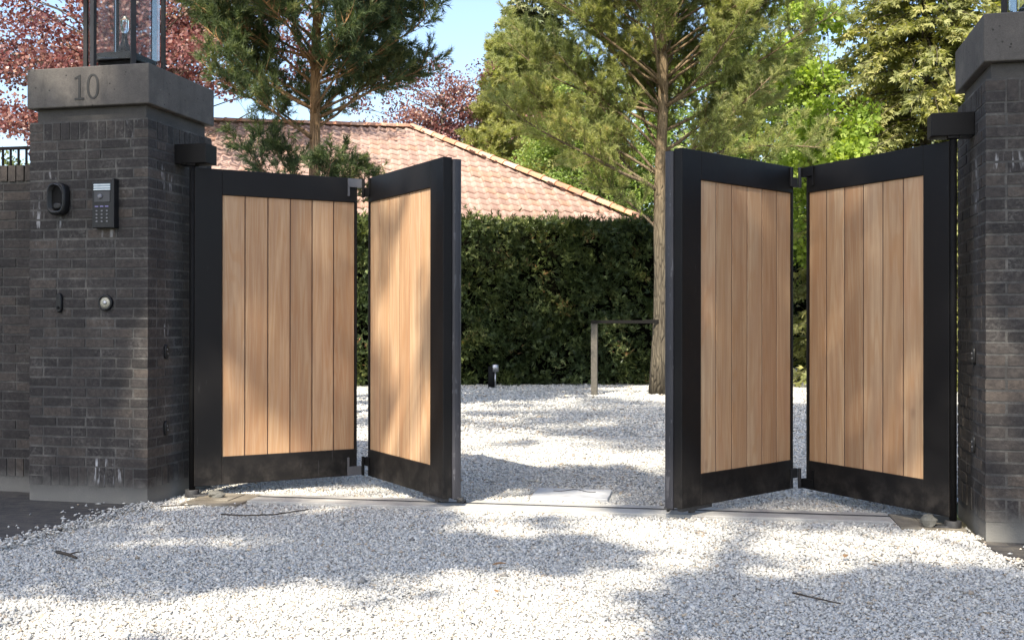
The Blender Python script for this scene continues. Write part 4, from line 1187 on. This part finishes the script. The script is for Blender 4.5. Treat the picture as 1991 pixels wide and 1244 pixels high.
shade("broad leafy street tree standing behind the camera on the unmarked pillar's side", .4, -5.2, 15.5, boughs(BOUGHS_B), 73)
far = []
for b in ell_clumps(46, (0, 0, 27.0), (5.8, 2.2, 3.0), rsd, .0):
    far += [b + rsd.randn(3) * np.array([.7, .6, .5]) for _ in range(3)]
shade("tall leafy street tree farthest behind the camera", -2.5, -10.5, 29.5, far, 74, 120, .42)

# ---------------------------------------------------------------- hedges
def hedge(label, p0, p1, depth, h, seed, n, group="clipped hedges"):
    """p0,p1: front foot line (x,y)"""
    rng = np.random.RandomState(seed)
    p0, p1 = np.array(p0, float), np.array(p1, float)
    L = np.linalg.norm(p1 - p0); u = (p1 - p0) / L; nrm = np.array([u[1], -u[0]])
    t = thing("hedge", label, "hedge", (p0[0], p0[1], 0), math.atan2(u[1], u[0]), group)
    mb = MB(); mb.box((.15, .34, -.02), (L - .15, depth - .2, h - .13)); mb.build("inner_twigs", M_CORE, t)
    bump = lambda a, b: .07 * np.sin(a * 2.3 + seed) * np.cos(b * 2.9) + .05 * np.sin(a * 5.7 + b * 3.1) + .04 * np.sin(b * 7.3 - a * 3.7)
    # spray centres on front, top and ends
    nf, ntop, ne = int(n * .72), int(n * .22), int(n * .06)
    X = rng.rand(nf) * L; Z = rng.rand(nf) * h
    # tufts: pull samples toward random centres so that hollows stay dark
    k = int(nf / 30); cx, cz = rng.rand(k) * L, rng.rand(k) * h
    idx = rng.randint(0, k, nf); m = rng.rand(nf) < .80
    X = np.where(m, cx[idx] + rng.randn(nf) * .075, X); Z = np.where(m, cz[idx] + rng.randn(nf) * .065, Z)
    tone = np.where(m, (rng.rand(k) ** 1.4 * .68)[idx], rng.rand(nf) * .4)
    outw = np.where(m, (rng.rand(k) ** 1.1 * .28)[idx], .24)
    Yf = .10 - outw - np.abs(rng.randn(nf)) ** 3 * .012 + bump(X, Z) * 1.4 + np.abs(rng.randn(nf)) * .04 - .03 * (Z < .3)
    Pf = np.stack([X, Yf, np.clip(Z, .02, h + .03)], 1); Nf = np.tile([0, -1.0, .15], (nf, 1))
    Xt, Yt = rng.rand(ntop) * L, rng.rand(ntop) * depth
    Pt = np.stack([Xt, Yt, h - .06 + bump(Xt, Yt * 2) * .8 + np.abs(rng.randn(ntop)) ** 1.5 * .05], 1); Nt = np.tile([0, -.25, 1.0], (ntop, 1))
    s = np.where(rng.rand(ne) < .5, 0, L); Ye, Zz = rng.rand(ne) * depth, rng.rand(ne) * h
    Pe = np.stack([s, Ye, Zz], 1); Ne = np.stack([np.where(s > 0, 1.0, -1.0), np.zeros(ne), np.zeros(ne)], 1)
    P_ = np.concatenate([Pf, Pt, Pe]); N_ = np.concatenate([Nf, Nt, Ne]); T_ = np.concatenate([tone, rng.rand(ntop) * .6, rng.rand(ne) * .6])
    nn_ = len(P_)
    ax0 = unit(N_ + rng.randn(nn_, 3) * .75 + np.array([0, 0, .25])); wd0 = perp(ax0, rng)
    Vs, Fs, Rs = [], [], []; nb = 0
    for kk in range(5):
        f_ = kk / 4 - .5
        a2 = unit(ax0 + wd0 * f_ * 1.9 + rng.randn(nn_, 3) * .12); w2 = unit(np.cross(a2, np.cross(ax0, wd0) + rng.randn(nn_, 3) * .3))
        V, F = quads(P_ + ax0 * .03 * (1 - abs(f_)), a2, w2, .095 * rng.uniform(.6, 1.3, nn_), .020 * rng.uniform(.7, 1.4, nn_))
        Vs.append(V); Fs.append(F + nb); nb += len(V); Rs.append(np.clip(T_ + .4 * rng.rand(nn_), 0, 1))
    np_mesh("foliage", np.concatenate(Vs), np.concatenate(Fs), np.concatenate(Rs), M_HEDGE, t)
    return t
hedge("long dark green hedge in front of the tiled roof", (-8.2, 17.3), (-0.5, 20.2), 1.3, 2.93, 81, 27000)
hedge("dark green hedge seen through the gap of the gate on the unmarked pillar", (-1.6, 26.9), (6.0, 28.6), 1.4, 3.4, 82, 11000)
